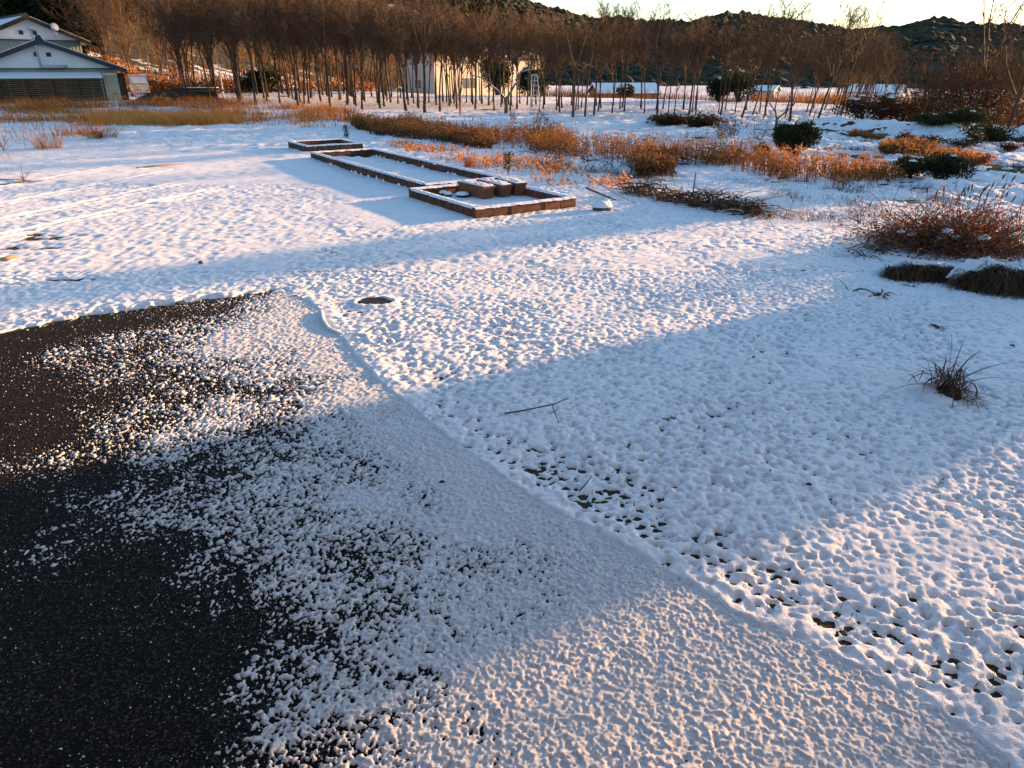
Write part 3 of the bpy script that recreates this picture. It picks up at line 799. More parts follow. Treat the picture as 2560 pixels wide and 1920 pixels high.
# ------------------------------------------------------------------ buildings
M['plaster'] = mat('plaster', (0.76, 0.76, 0.76), (0.84, 0.84, 0.84), 0.8, 0.9, 0.1, 8.0)
M['green_metal'] = mat('green_metal', (0.24, 0.27, 0.22), (0.31, 0.34, 0.28), 1.2, 0.6, c3=(0.24, 0.26, 0.20), s3=.8)
M['cream_metal'] = mat('cream_metal', (0.60, 0.50, 0.37), (0.70, 0.59, 0.44), 1.2, 0.6)
M['roof_dark'] = mat('roof_dark', (0.025, 0.025, 0.035), (0.05, 0.045, 0.05), 3.0, 0.6)
M['wood'] = mat('wood', (0.085, 0.055, 0.032), (0.16, 0.11, 0.065), 4.0, 0.85, 0.3, 14.0, stretch=(.2, 1, 3))
M['wood_dark'] = mat('wood_dark', (0.03, 0.022, 0.016), (0.06, 0.045, 0.03), 4.0, 0.9)
M['shade_black'] = mat('shade_black', (0.012, 0.011, 0.010))
M['steel'] = mat('steel', (0.42, 0.42, 0.43), (0.55, 0.55, 0.56), 5.0, 0.4, metal=0.6)
M['glass'] = mat('glass', (0.05, 0.06, 0.07), rough=0.08, spec=0.8)
M['frame_w'] = mat('frame_w', (0.55, 0.56, 0.57))
M['cream_wall'] = mat('cream_wall', (0.42, 0.39, 0.33), (0.48, 0.45, 0.39), 1.0, 0.9)
M['trim_dark'] = mat('trim_dark', (0.05, 0.05, 0.06))

def corrugated(name, L, h, pitch, depth, m_, parent, loc, rz=0.0, tilt=None):
    n = max(2, int(L / pitch)) * 4
    xs = np.linspace(0, L, n + 1); y = depth * np.sign(np.sin(xs * 2 * np.pi / pitch)) * np.abs(np.sin(xs * 2 * np.pi / pitch)) ** .5
    V = np.concatenate([np.stack([xs, y, xs * 0], 1), np.stack([xs, y, xs * 0 + h], 1), np.stack([xs, y + .01, xs * 0], 1), np.stack([xs, y + .01, xs * 0 + h], 1)])
    i = np.arange(n); k = n + 1
    f = np.concatenate([np.stack([i, i + 1, i + 1 + k, i + k], 1), np.stack([i + 2 * k, i + 3 * k, i + 1 + 3 * k, i + 1 + 2 * k], 1), np.stack([i + k, i + 1 + k, i + 1 + 3 * k, i + 3 * k], 1)])
    o = link(name, mesh_np(name, V, [f], True), m_, parent); o.location = loc; o.rotation_euler = (0, 0, rz)
    return o
# local frame of a gabled house: x along the gable wall (0..W), y going back, z up
def gable(root, W, D, ze, zr, m_wall, over_e=.6, over_g=.5, th=.16, roof='roof_dark', snow_t=.05, z0=0, snow=True, parts=True):
    mid = W / 2; sl = (zr - ze) / mid
    MB().prism([(0, z0), (W, z0), (W, ze), (mid, zr), (0, ze)], 0, D).build('wall', m_wall, root)
    for s in (-1, 1):
        mb = MB()
        x_e = mid + s * (mid + over_e); ze2 = ze - sl * over_e
        poly = [(mid, zr + .03), (x_e, ze2 + .03), (x_e, ze2 + .03 + th), (mid, zr + .03 + th)]
        if s < 0: poly = poly[::-1]
        mb.prism(poly, -over_g, D + over_g); r = mb.build('roof', M[roof], root)
        if snow:
            poly = [(mid, zr + .035 + th), (x_e - s * .05, ze2 + .06 + th), (x_e - s * .05, ze2 + .06 + th + snow_t), (mid, zr + .035 + th + snow_t)]
            if s < 0: poly = poly[::-1]
            sn = MB().prism(poly, -over_g + .02, D + over_g - .02).build('roof_snow', M['snow_smooth'], r); sn['kind'] = 'stuff'
    return mid, sl
# front barn
cR = at(288, 171, 62.0); cL = at(-75, 171, 57.0)
wv = Vector((cR.x - cL.x, cR.y - cL.y, 0)); WB = wv.length; angB = math.atan2(wv.y, wv.x)
zb = landz(cR.x, cR.y)
barn = empty('barn', (cL.x, cL.y, zb), angB); tag(barn, 'low white-gabled barn with slatted front and snowy awning', 'barn')
zeB = cR.z - zb; zrB = at(112, 106, 59.5).z - zb
gable(barn, WB, 9.0, zeB, zrB, M['plaster'], over_e=.75, over_g=.55, th=.20)
# ridge cap at the gable end
MB().prism([(WB / 2 - .28, zrB + .12), (WB / 2 + .28, zrB + .12), (WB / 2 + .14, zrB + .48), (WB / 2 - .14, zrB + .48)], -.6, 9.5).build('ridge_cap', M['roof_dark'], barn)
for s in (-1, 1):     # bargeboards
    sl = (zrB - zeB) / (WB / 2); xe = WB / 2 + s * (WB / 2 + .75); ze2 = zeB - sl * .75
    poly = [(WB / 2, zrB - .10), (xe, ze2 - .10), (xe, ze2 + .24), (WB / 2, zrB + .24)]
    MB().prism(poly if s > 0 else poly[::-1], -.60, -.553).build('bargeboard', M['trim_dark'], barn)
corrugated('upper_cladding', WB + .02, .30, .16, .018, M['green_metal'], barn, (-.01, -.03, zeB - .34))
MB().box(-.02, WB + .02, -.07, -.002, zeB - .04, zeB + .02).build('belt_trim', M['trim_dark'], barn)
# awning
aw = MB().prism([(0, 0), (WB * .88, 0), (WB * .88, .06), (0, .06)], -1.35, 0.0)
awn = MB(); zA = zeB - .36
aw_y, aw_d = -1.35, .36
def wedge(z_off, th, grow=0.0):
    x0, x1 = -.3 - grow, WB * .885 + grow
    p = [(x0, 0, zA + z_off), (x1, 0, zA + z_off), (x1, aw_y - grow, zA - aw_d + z_off), (x0, aw_y - grow, zA - aw_d + z_off)]
    q = [(a, b, c + th) for a, b, c in p]
    mb = MB(); mb.add(p + q, [(0, 1, 2, 3), (7, 6, 5, 4), (0, 4, 5, 1), (1, 5, 6, 2), (2, 6, 7, 3), (3, 7, 4, 0)]); return mb
a_ = wedge(0, .05).build('awning', M['green_metal'], barn)
sn = wedge(.052, .06, -.03).build('awning_snow', M['snow_smooth'], a_); sn['kind'] = 'stuff'
for k in range(6): MB().box(WB * .88 * k / 5 - .05, WB * .88 * k / 5 + .05, -1.3, -1.2, -.4, zA - aw_d).build('awning_post', M['wood_dark'], barn)
# near-black panel standing in for the shade behind the slats, and the slats
MB().box(.05, WB * .87, -.06, -.004, .02, zeB - .50).build('shade_panel', M['shade_black'], barn)
ns = 11
for k in range(ns):
    z = .08 + (zA - aw_d - .2) * k / (ns - 1)
    MB().box(.0 + (k % 3) * .04, WB * .875 - (k % 2) * .05, -1.23 - .01 * (k % 2), -1.20, z, z + .085).build('slat', M['wood'], barn)
for k in range(9): MB().box(.3 + WB * .85 * k / 9, .38 + WB * .85 * k / 9, -1.19, -1.12, 0, zA - aw_d).build('slat_post', M['wood'], barn)
corrugated('corner_cladding', WB * .125, zeB - .42, .15, .03, M['cream_metal'], barn, (WB * .88, -.06, -.05))
for s in (-.55, .25): MB().box(WB / 2 + s, WB / 2 + s + .32, -.03, -.004, zrB - .98, zrB - .68).build('vent_window', M['trim_dark'], barn)
# stove pipe
pipe = MB(); bp = Vector((WB / 2 - .28, -.42, zeB + .10))
top = bp + Vector((-.10, -.05, 2.6))
pipe.tube([bp, top], [.085, .085], 12); o = pipe.build('stove_pipe', M['steel'], barn, True)
MB().tube([top + Vector((-.24, 0, .0)), top + Vector((.24, 0, .0))], [.11, .11], 12).build('pipe_cap', M['steel'], o, True)
MB().tube([bp + Vector((-.02, 0, 0)), bp + Vector((1.75, .1, .05))], [.09, .10], 12).build('pipe_elbow', M['steel'], o, True)
MB().box(bp.x - .9, bp.x + .45, -.05, -.01, zeB + 1.55, zeB + 1.59).build('pipe_bracket', M['steel'], barn)
# dark lean-to at the barn's right side with leaning planks
MB().box(WB + .02, WB + .55, -.1, 2.0, 0, zeB - .35).build('side_bin', M['wood_dark'], barn)
for k in range(2):
    b0 = barn.matrix_basis @ Vector((WB + 1.5 + k * .16, -.5, 0)); 
    o = MB().tube([(WB + 1.7 + k * .2, -.5, .0), (WB + .62 + k * .2, -.3, 1.55)], [.035, .035], 5).build('plank', M['steel'], None)
    o.location = barn.location; o.rotation_euler = barn.rotation_euler
    tag(o, ['pale plank leaning on the barn corner, closer to the barn', 'pale plank leaning on the barn corner, outer of two'][k], 'plank', 'planks leaning at the barn')

# house behind the barn
cR = at(200, 103, 76.0); cL = at(-60, 103, 70.0)
wv = Vector((cR.x - cL.x, cR.y - cL.y, 0)); WH = wv.length
zb2 = landz(cR.x, cR.y) - .3
house = empty('farmhouse', (cL.x, cL.y, zb2), math.atan2(wv.y, wv.x)); tag(house, 'tall white-gabled farmhouse with green lower cladding behind the barn', 'house')
zeH = cR.z - zb2; zrH = at(72, 46, 73.0).z - zb2
gable(house, WH, 11, zeH, zrH, M['plaster'], over_e=.8, over_g=.6, th=.22)
corrugated('lower_cladding', WH + .02, zeH - .02, .3, .02, M['green_metal'], house, (-.01, -.05, 0))
MB().box(-.03, WH + .03, -.09, -.003, zeH - .04, zeH + .05).build('belt_trim', M['trim_dark'], house)
for s in (-.75, .35): MB().box(WH / 2 + s, WH / 2 + s + .36, -.03, -.004, zrH - 1.35, zrH - 1.0).build('vent_window', M['trim_dark'], house)
MB().prism([(WH / 2 - .28, zrH + .15), (WH / 2 + .28, zrH + .15), (WH / 2 + .14, zrH + .42), (WH / 2 - .14, zrH + .42)], -.65, 11.6).build('ridge_cap', M['roof_dark'], house)
for s in (-1, 1):
    sl = (zrH - zeH) / (WH / 2); xe = WH / 2 + s * (WH / 2 + .8); ze2 = zeH - sl * .8
    poly = [(WH / 2, zrH - .12), (xe, ze2 - .12), (xe, ze2 + .26), (WH / 2, zrH + .26)]
    MB().prism(poly if s > 0 else poly[::-1], -.66, -.605).build('bargeboard', M['wood_dark'], house)
# satellite dish on the house gable
dish = empty('satellite_dish', house.matrix_basis @ Vector((WH / 2 + 2.1, -.75, zrH - 1.0)), math.atan2(wv.y, wv.x)); tag(dish, 'white satellite dish on the farmhouse gable below the eave', 'satellite dish')
o = MB().lathe([(0.02, .07), (.2, .04), (.36, 0), (.375, .0), (.2, .055), (.02, .09)], 20).build('reflector', M['frame_w'], dish, True); o.rotation_euler = (math.radians(70), 0, math.radians(10)); o.location = (0, 0, .35)
MB().tube([(0, .15, .3), (0, .1, -.4), (0, .75, -.5)], [.03, .03, .03], 6).build('arm', M['steel'], dish)
MB().tube([(0, .0, -.05), (-.28, -.35, -.3), (.0, -.4, -.45), (.28, -.35, -.3), (0, 0, -.05)], [.02] * 5, 5).build('feed_bracket', M['steel'], dish)

# small truck beside the barn
M['truck_white'] = mat('truck_white', (0.55, 0.56, 0.57), (0.62, 0.63, 0.64), 2.0, 0.45, spec=.5)
M['rubber'] = mat('rubber', (0.015, 0.015, 0.015), rough=.9)
tp = at(352, 240, 70.0); truck = empty('mini_truck', (tp.x, tp.y, landz(tp.x, tp.y)), math.radians(-62)); tag(truck, 'small white flatbed truck dusted with snow beside the barn', 'truck')
# local: x forward, y left
cab = [(.55, .45), (1.72, .45), (1.75, .62), (1.66, 1.06), (1.28, 1.70), (1.18, 1.76), (.62, 1.78), (.55, 1.70)]
MB().prism(cab, -.74, .74).build('cab', M['truck_white'], truck)
ws = MB(); ws.add([(1.672, -.66, 1.09), (1.672, .66, 1.09), (1.315, .60, 1.66), (1.315, -.60, 1.66)], [(0, 1, 2, 3)]); 
W_ = ws; o = MB(); o.add([(1.672, -.66, 1.09), (1.672, .66, 1.09), (1.315, .60, 1.66), (1.315, -.60, 1.66), (1.64, -.66, 1.07), (1.64, .66, 1.07), (1.285, .60, 1.64), (1.285, -.60, 1.64)], [(0, 1, 2, 3), (0, 4, 5, 1), (1, 5, 6, 2), (2, 6, 7, 3), (3, 7, 4, 0)])
wsh = o.build('windscreen', M['glass'], truck)
o = MB(); o.add([(1.690, -.64, 1.13), (1.690, .64, 1.13), (1.345, .58, 1.665), (1.345, -.58, 1.665), (1.678, -.64, 1.12), (1.678, .64, 1.12), (1.325, .58, 1.66), (1.325, -.58, 1.66)], [(0, 1, 2, 3), (0, 4, 5, 1), (1, 5, 6, 2), (2, 6, 7, 3), (3, 7, 4, 0)])
sn = o.build('windscreen_snow', M['snow_smooth'], wsh); sn['kind'] = 'stuff'
sn = MB().box(.60, 1.24, -.70, .70, 1.781, 1.84).build('roof_snow', M['snow_smooth'], truck); sn['kind'] = 'stuff'
for s in (-1, 1):
    MB().box(.72, 1.25, s * .745 - .006, s * .745 + .006, 1.10, 1.60).build('side_window', M['glass'], truck)
    MB().box(1.735, 1.765, s * .56 - .13, s * .56 + .13, .70, .86).build('headlight', M['frame_w'], truck)
    for wx in (1.2, -1.05):
        w = MB().tube([(wx, s * .58, .27), (wx, s * .75, .27)], [.27, .27], 18).build('wheel', M['rubber'], truck)
        MB().tube([(wx, s * .752, .27), (wx, s * .756, .27)], [.16, .16], 14).build('rim', M['steel'], w)
    MB().box(-1.65, .5, s * .70 - .015, s * .70 + .015, .66, .98).build('bed_side', M['truck_white'], truck)
MB().box(1.752, 1.79, -.72, .72, .36, .56).build('bumper', M['frame_w'], truck)
MB().box(1.765, 1.775, -.2, .2, .40, .50) .build('number_plate', M['cream_metal'], truck) if False else None
MB().tube([(1.705, -.6, 1.07), (1.715, -.1, 1.09), (1.705, .55, 1.06)], [.012, .012, .012], 4).build('wiper', M['rubber'], truck)
MB().box(-1.65, .5, -.68, .68, .58, .66).build('bed_floor', M['trim_dark'], truck)
sn = MB().box(-1.6, .48, -.66, .66, .662, .72).build('bed_snow', M['snow_smooth'], truck); sn['kind'] = 'stuff'
MB().box(-1.66, -1.63, -.70, .70, .62, .96).build('tailgate', M['truck_white'], truck)
MB().box(-1.6, 1.6, -.45, .45, .30, .45).build('chassis', M['trim_dark'], truck)

# low stack of timber beside the truck, each plank layer its own piece
tp = at(495, 250, 61.5); st = empty('timber_stack', (tp.x, tp.y, landz(tp.x, tp.y)), math.radians(4)); tag(st, 'low dark stack of old timber behind the orange grass', 'timber stack')
rr = random.Random(8)
for k in range(7):
    for j in range(3):
        L = rr.uniform(3.0, 3.7); x0 = -1.8 + rr.uniform(-.15, .15)
        MB().box(x0, x0 + L, j * .32, j * .32 + .27, k * .13, k * .13 + .11).build('plank', M['wood_dark'] if rr.random() < .7 else M['wood'], st)
sn = MB().box(-1.0, 1.5, .05, .9, .91, .94).build('snow_patch', M['snow_smooth'], st); sn['kind'] = 'stuff'
tp2 = at(420, 252, 61.0); o = link('dirt_pile', blob('dirt_pile', 2.6, 1.2, .75, None, 12, .25, 40, 14), mat('dirt', (.03, .022, .015), (.07, .05, .03), 6.0, .95, .9, 20.0)); o.location = (tp2.x, tp2.y, landz(tp2.x, tp2.y) - .1)
tag(o, 'dark mound of soil between the truck and the timber stack', 'mound')
# white antenna pole
tp = at(556, 224, 66.0); root = empty('antenna_pole', (tp.x, tp.y, landz(tp.x, tp.y))); tag(root, 'thin white pole rising in front of the left grove trees', 'pole')
hh = at(552, 145, 66).z - landz(tp.x, tp.y); MB().tube([(0, 0, -.2), (0, 0, hh)], [.075, .065], 8).build('lower_pole', M['frame_w'], root, True)
MB().tube([(0, 0, hh), (0, 0, hh + 4.6)], [.035, .025], 6).build('mast', M['frame_w'], root, True)
MB().tube([(-.45, 0, hh + 4.5), (.1, 0, hh + 4.5)], [.02, .02], 5).build('cross_arm', M['frame_w'], root)

# two-storey houses behind the grove
def window(root, x0, x1, z0, z1, y, two=True):
    f = MB()
    t = .06
    f.box(x0, x1, y - .06, y - .003, z0, z0 + t).box(x0, x1, y - .06, y - .003, z1 - t, z1).box(x0, x0 + t, y - .06, y - .003, z0 + t, z1 - t).box(x1 - t, x1, y - .06, y - .003, z0 + t, z1 - t)
    if two: xm = (x0 + x1) / 2; f.box(xm - t / 2, xm + t / 2, y - .06, y - .003, z0 + t, z1 - t)
    w = f.build('window', M['frame_w'], root)
    MB().box(x0 + t, x1 - t, y - .03, y - .002, z0 + t, z1 - t).build('pane', M['glass'], w)
    return w
def hip_house(name, label, c, rz, W, D, h, rise, wall='cream_wall', over=.6):
    root = empty(name, c, rz); tag(root, label, 'house')
    MB().box(0, W, 0, D, -1.0, h).build('wall', M[wall], root)
    o = over; z = h + .02; r = min(W, D) / 2
    def roof(dz, inset=0.0):
        a = -o + inset
        V = [(a, a, z + dz), (W - a, a, z + dz), (W - a, D - a, z + dz), (a, D - a, z + dz)]
        if W > D: V += [(D / 2, D / 2, z + rise + dz), (W - D / 2, D / 2, z + rise + dz)]; F = [(0, 1, 5, 4), (1, 2, 5), (2, 3, 4, 5), (3, 0, 4), (3, 2, 1, 0)]
        else: V += [(W / 2, W / 2, z + rise + dz), (W / 2, D - W / 2, z + rise + dz)]; F = [(0, 1, 4), (1, 2, 5, 4), (2, 3, 5), (3, 0, 4, 5), (3, 2, 1, 0)]
        mb = MB(); mb.add(V, F); return mb
    MB().box(-o, W + o, -o, D + o, h - .12, h + .018).build('eave', M['trim_dark'], root)
    r_ = roof(0).build('roof', M['roof_dark'], root)
    sn = roof(.09, .06).build('roof_snow', M['snow_smooth'], r_); sn['kind'] = 'stuff'
    return root
hz = landz(-9, 98) - .1
c0 = at(1087, 200, 98.0)
# local x axis runs along the sunlit face, away to the right
h1 = hip_house('two_storey_house', 'cream two-storey house with snowy hip roof behind the grove', (c0.x, c0.y, hz), math.radians(52), 11.5, 5.7, 5.1, 1.8)
window(h1, 4.6, 7.4, 3.6, 4.75, 0); window(h1, 9.2, 10.4, 3.5, 4.8, 0, False); window(h1, 5.2, 8.2, .6, 2.0, 0)
MB().box(3.4, 4.5, -.05, -.004, 3.55, 4.8).build('shutter', M['wood_dark'], h1)
for z0 in (.7, 3.6):
    w = window(h1, 1.4, 2.6, z0, z0 + 1.1, 0); 
    m_ = Matrix.Rotation(-math.pi / 2, 4, 'Z')
    w.rotation_euler = (0, 0, -math.pi / 2); w.location = (0, 5.0, 0)
c0 = at(1248, 200, 112.0)
h2 = hip_house('two_storey_house', 'second pale house beyond a dark bush, window in its sunlit wall', (c0.x, c0.y, landz(c0.x, c0.y) - .1), math.radians(50), 9.6, 6.0, 5.3, 1.9)
window(h2, 6.2, 8.4, 3.7, 4.9, 0); window(h2, 6.0, 8.4, .8, 2.2, 0); MB().box(.2, 9.58, -.10, -.003, 3.0, 3.15).build('belt_trim', M['frame_w'], h2)
def simple_gable(name, label, px, py, Y, rz, W, D, ze, zr, wall, cat='shed', snow_t=.12, win=None, roof='roof_dark'):
    c = at(px, py, Y); z = c.z
    root = empty(name, (c.x, c.y, z), rz); tag(root, label, cat)
    gable(root, W, D, ze, zr, M[wall], .5, .4, .12, roof, snow_t, -3.0)
    if win:
        for a, b, e, f in win: window(root, a, b, e, f, 0)
    return root
simple_gable('long_shed', 'long low shed with broad snow-white roof seen through the grove', 1645, 246, 118.0, math.radians(101), 5.0, 9.5, .8, 1.9, 'wood', 'shed', .15)
simple_gable('cottage', 'small cottage with sunlit yellow wall far behind the grove', 1932, 243, 190.0, math.radians(50), 4.0, 5.5, 1.5, 2.4, 'cream_wall', 'house', .15, [(1.6, 2.6, .5, 1.3)])
simple_gable('field_shed', 'shed in the valley with slanting snowy roof and bright end wall', 2243, 257, 150.0, math.radians(40), 2.6, 11.0, 2.0, 3.0, 'plaster', 'shed', .15, [(.8, 1.6, .8, 1.5)])

# ------------------------------------------------------------------ plants: helpers
def set_var(me, per_vert):
    a = me.attributes.new('var', 'FLOAT', 'POINT'); a.data.foreach_set('value', np.asarray(per_vert, np.float32))
def blades_mesh(name, P, H, W, bend, az, seed, var=None, segs=3, curl=None):
    """P (n,3) bases; H heights; W widths; bend how far the tip leans; az lean direction"""
    n = len(P); r = np.random.default_rng(seed)
    fa = az + r.uniform(-1.2, 1.2, n)                # facing of the flat side
    wx, wy = np.cos(fa + np.pi / 2), np.sin(fa + np.pi / 2)
    rows = []
    for k in range(segs + 1):
        t = k / segs
        out = bend * t ** 1.8
        zz = H * t * (1 - 0.35 * (bend / np.maximum(H, 1e-3)) * t) if curl is None else H * (t - curl * t ** 3)
        c = P + np.stack([np.cos(az) * out, np.sin(az) * out, zz], 1)
        w = W * (1 - t) ** 0.7 * 0.5 + 0.0006
        rows.append(c + np.stack([wx * w, wy * w, 0 * w], 1)); rows.append(c - np.stack([wx * w, wy * w, 0 * w], 1))
    V = np.stack(rows, 1).reshape(-1, 3); m = 2 * (segs + 1)
    b = (np.arange(n) * m)[:, None]
    F = np.concatenate([np.stack([b[:, 0] + 2 * k, b[:, 0] + 2 * k + 1, b[:, 0] + 2 * k + 3, b[:, 0] + 2 * k + 2], 1) for k in range(segs)])
    me = mesh_np(name, V, [F], False)
    v = r.random(n) if var is None else var
    set_var(me, np.repeat(v, m)); return me
def quads_mesh(name, C, S, seed, up=0.3, var=None, asp=0.5, D=None):
    """little leaf-shaped quads of size S at C with random attitude"""
    n = len(C); r = np.random.default_rng(seed)
    d = r.normal(size=(n, 3)) if D is None else D + r.normal(size=(n, 3)) * .35
    d[:, 2] += up; d /= np.linalg.norm(d, axis=1)[:, None]
    e = np.cross(d, r.normal(size=(n, 3))); e /= np.linalg.norm(e, axis=1)[:, None]
    S = np.broadcast_to(S, (n,))[:, None]
    a = C; b = C + d * S * .5 + e * S * asp * .5; c = C + d * S; dd = C + d * S * .5 - e * S * asp * .5
    V = np.stack([a, b, c, dd], 1).reshape(-1, 3)
    F = np.arange(n * 4).reshape(n, 4)
    me = mesh_np(name, V, [F], False)
    v = r.random(n) if var is None else var
    set_var(me, np.repeat(v, 4)); return me
def join_np(name, meshes):
    Vs, Fs, vr = [], [], []; b = 0
    for me in meshes:
        n = len(me.vertices); v = np.empty(n * 3, np.float32); me.vertices.foreach_get('co', v); Vs.append(v.reshape(-1, 3))
        q = np.empty(len(me.loops), np.int32); me.loops.foreach_get('vertex_index', q)
        Fs.append(q.reshape(-1, 4) + b); b += n
        a = np.empty(n, np.float32); me.attributes['var'].data.foreach_get('value', a); vr.append(a)
    out = mesh_np(name, np.concatenate(Vs), Fs, False); set_var(out, np.concatenate(vr))
    for me in meshes: bpy.data.meshes.remove(me)
    return out
def scatter(poly_px, n, seed, dens=None, z=0.0):
    P = [g(*p, z) for p in poly_px]; xs = [p[0] for p in P]; ys = [p[1] for p in P]
    r = np.random.default_rng(seed); out = np.zeros((0, 2)); tries = 0
    while len(out) < n and tries < 60:
        x = r.uniform(min(xs), max(xs), n * 2); y = r.uniform(min(ys), max(ys), n * 2)
        k = inpoly(x, y, P)
        if dens is not None: k &= r.random(n * 2) < dens(x, y)
        out = np.concatenate([out, np.stack([x[k], y[k]], 1)]); tries += 1
    out = out[:n]
    return np.concatenate([out, land(out[:, 0], out[:, 1])[:, None] + 0.0], 1)
STRAW = [(0.30, 0.095, 0.018), (0.54, 0.19, 0.034), (0.68, 0.33, 0.08)]
RUST = [(0.10, 0.038, 0.013), (0.27, 0.105, 0.028), (0.42, 0.20, 0.065)]
M['straw'] = mat_var('straw', STRAW, .8, .4)
M['rust'] = mat_var('rust', RUST, .8, .35)
M['brown_leaf'] = mat_var('brown_leaf', [(0.045, 0.022, 0.012), (0.12, 0.055, 0.022), (0.24, 0.12, 0.045)], .85, .2)
M['red_leaf'] = mat_var('red_leaf', [(0.09, 0.028, 0.014), (0.22, 0.07, 0.03), (0.30, 0.13, 0.06)], .8, .3)
M['evergreen'] = mat_var('evergreen', [(0.012, 0.020, 0.008), (0.026, 0.040, 0.014), (0.055, 0.062, 0.022)], .7, .1)
M['olive'] = mat_var('olive', [(0.025, 0.028, 0.010), (0.055, 0.055, 0.018), (0.14, 0.11, 0.03)], .75, .15)
M['cedar'] = mat_var('cedar', [(0.010, 0.016, 0.007), (0.022, 0.030, 0.012), (0.05, 0.045, 0.018)], .8, .05)
M['dead_grass'] = mat_var('dead_grass', [(0.030, 0.018, 0.011), (0.075, 0.042, 0.022), (0.17, 0.10, 0.05)], .8, .15)

# orange grass on the left
def clump(x, y, s, seed, lo=-.15, hi=.35): return sstep(lo, hi, fbm(x, y, s, 3, seed))
B1 = [(0, 268), (200, 275), (420, 272), (800, 275), (900, 288), (890, 318), (780, 322), (650, 314), (420, 322), (270, 335), (130, 365), (0, 380), (-140, 395), (-140, 270)]
P = scatter(B1, 17000, 1, lambda x, y: 0.05 + .95 * clump(x, y, 3.0, 101))
r = np.random.default_rng(2); n = len(P)
H = r.uniform(.2, .75, n) * (.55 + .75 * clump(P[:, 0], P[:, 1], 1.3, 111)); az = r.normal(3.6, 1.3, n)
o = link('dry_grass', blades_mesh('dry_grass', P, H, r.uniform(.016, .036, n), H * r.uniform(.15, .8, n), az, 3), M['straw']); tag(o, 'sunlit orange dry grass across the left side of the field', 'grass', kind='stuff')
P = scatter([(0, 262), (640, 262), (900, 280), (900, 296), (620, 292), (0, 285), (-120, 285)], 6000, 4, lambda x, y: 0.03 + .97 * clump(x, y, 2.5, 104))
n = len(P); H = r.uniform(.3, .7, n); az = r.normal(3.6, 1.2, n)
o = link('dry_grass', blades_mesh('dry_grass', P, H, r.uniform(.015, .03, n), H * r.uniform(.2, .8, n), az, 5), M['rust']); tag(o, 'rust-coloured dry grass strip below the barn and timber stack', 'grass', kind='stuff')
P = scatter([(240, 300), (480, 296), (640, 312), (420, 322), (230, 318)], 5200, 41, lambda x, y: 0.2 + .8 * clump(x, y, 2.0, 105))
n = len(P); H = r.uniform(.5, 1.0, n); az = r.normal(3.4, 1.0, n)
o = link('dry_grass', blades_mesh('dry_grass', P, H, r.uniform(.010, .022, n), H * r.uniform(.3, .8, n), az, 42), mat_var('pale_straw', [(0.46, 0.17, 0.035), (0.62, 0.27, 0.06), (0.74, 0.42, 0.13)], .8, .3)); tag(o, 'tall pale straw patch below the parked truck', 'grass', kind='stuff')
# plume reeds there
for i, (px, h) in enumerate([(300, 1.5), (325, 1.35), (345, 1.6), (365, 1.75), (388, 1.7), (402, 1.4), (420, 1.5), (433, 1.3), (455, 1.2)]):
    x, y = g(px + 6, 305 + (i * 7) % 13); rr = random.Random(i)
    root = empty('plume_reed', (x, y, landz(x, y))); tag(root, 'tall straw reed with drooping plume below the truck', 'reed', 'plume reeds below the truck')
    tip = Vector((rr.uniform(-.1, .05), 0, h)); MB().tube([(0, 0, -.05), tip * .5, tip], [.012, .010, .006], 4).build('stem', M['twig'] if 0 else M['pale_bark'], root)
    c = np.array([tip]) + np.stack([np.linspace(0, -.28, 36), r.normal(0, .03, 36), -np.linspace(0, 1, 36) ** 2 * .18 + r.normal(0, .03, 36)], 1)
    link('plume', quads_mesh('plume', c, .12, i, -.2, asp=.3), M['straw'], root)

# brown weed stalks through the middle of the field
B2 = [(860, 300), (1000, 312), (1200, 335), (1350, 332), (1450, 362), (1740, 388), (2000, 428), (2150, 430), (2264, 428), (2264, 455), (2150, 470), (2089, 475), (1960, 455), (1850, 432), (1690, 410), (1680, 442), (1590, 442), (1540, 410), (1400, 396), (1300, 378), (1200, 366), (1000, 345), (880, 320)]
def stalks(name, label, poly, n, seed, hr, m_, dens, leaf=(.07, .16), nl=9, sw=.010):
    P = scatter(poly, n, seed, dens); n = len(P); r = np.random.default_rng(seed + 1)
    H = r.uniform(*hr, n) * (0.75 + .35 * clump(P[:, 0], P[:, 1], 1.6, seed)); az = r.uniform(0, 6.28, n)
    bend = H * r.uniform(.02, .3, n)
    a = blades_mesh('a', P, H, np.full(n, sw), bend, az, seed, var=r.random(n) * .6)
    T = r.uniform(.30, 1.0, (n, nl)); out = bend[:, None] * T ** 1.8
    C = P[:, None, :] + np.stack([np.cos(az)[:, None] * out, np.sin(az)[:, None] * out, H[:, None] * T * .9], -1)
    C = C.reshape(-1, 3)
    tv = (T * .75 + r.random((n, nl)) * .3).ravel()
    b = quads_mesh('b', C, r.uniform(*leaf, len(C)), seed + 5, -.35, var=np.clip(tv, 0, 1), asp=.38)
    o = link(name, join_np(name, [a, b]), m_); tag(o, label, 'weeds', kind='stuff'); return o
stalks('weed_stalks', 'dense band of brown dead weed stalks through the middle field', B2, 6500, 21, (.3, .85), M['rust'], lambda x, y: 0.22 + .78 * clump(x, y, 1.5, 121, -.3, .25), (.05, .13), 6, .014)
stalks('weed_stalks', 'darker dead weeds along the near edge of the brown band', [(880, 316), (1180, 345), (1240, 378), (1180, 372), (900, 332)], 900, 24, (.35, .6), M['brown_leaf'], lambda x, y: 0.15 + .85 * clump(x, y, 1.8, 124))
stalks('weed_stalks', 'dark clump of dead weeds jutting from the brown band', [(1588, 405), (1690, 405), (1684, 445), (1592, 448)], 420, 25, (.35, .62), M['brown_leaf'], None)
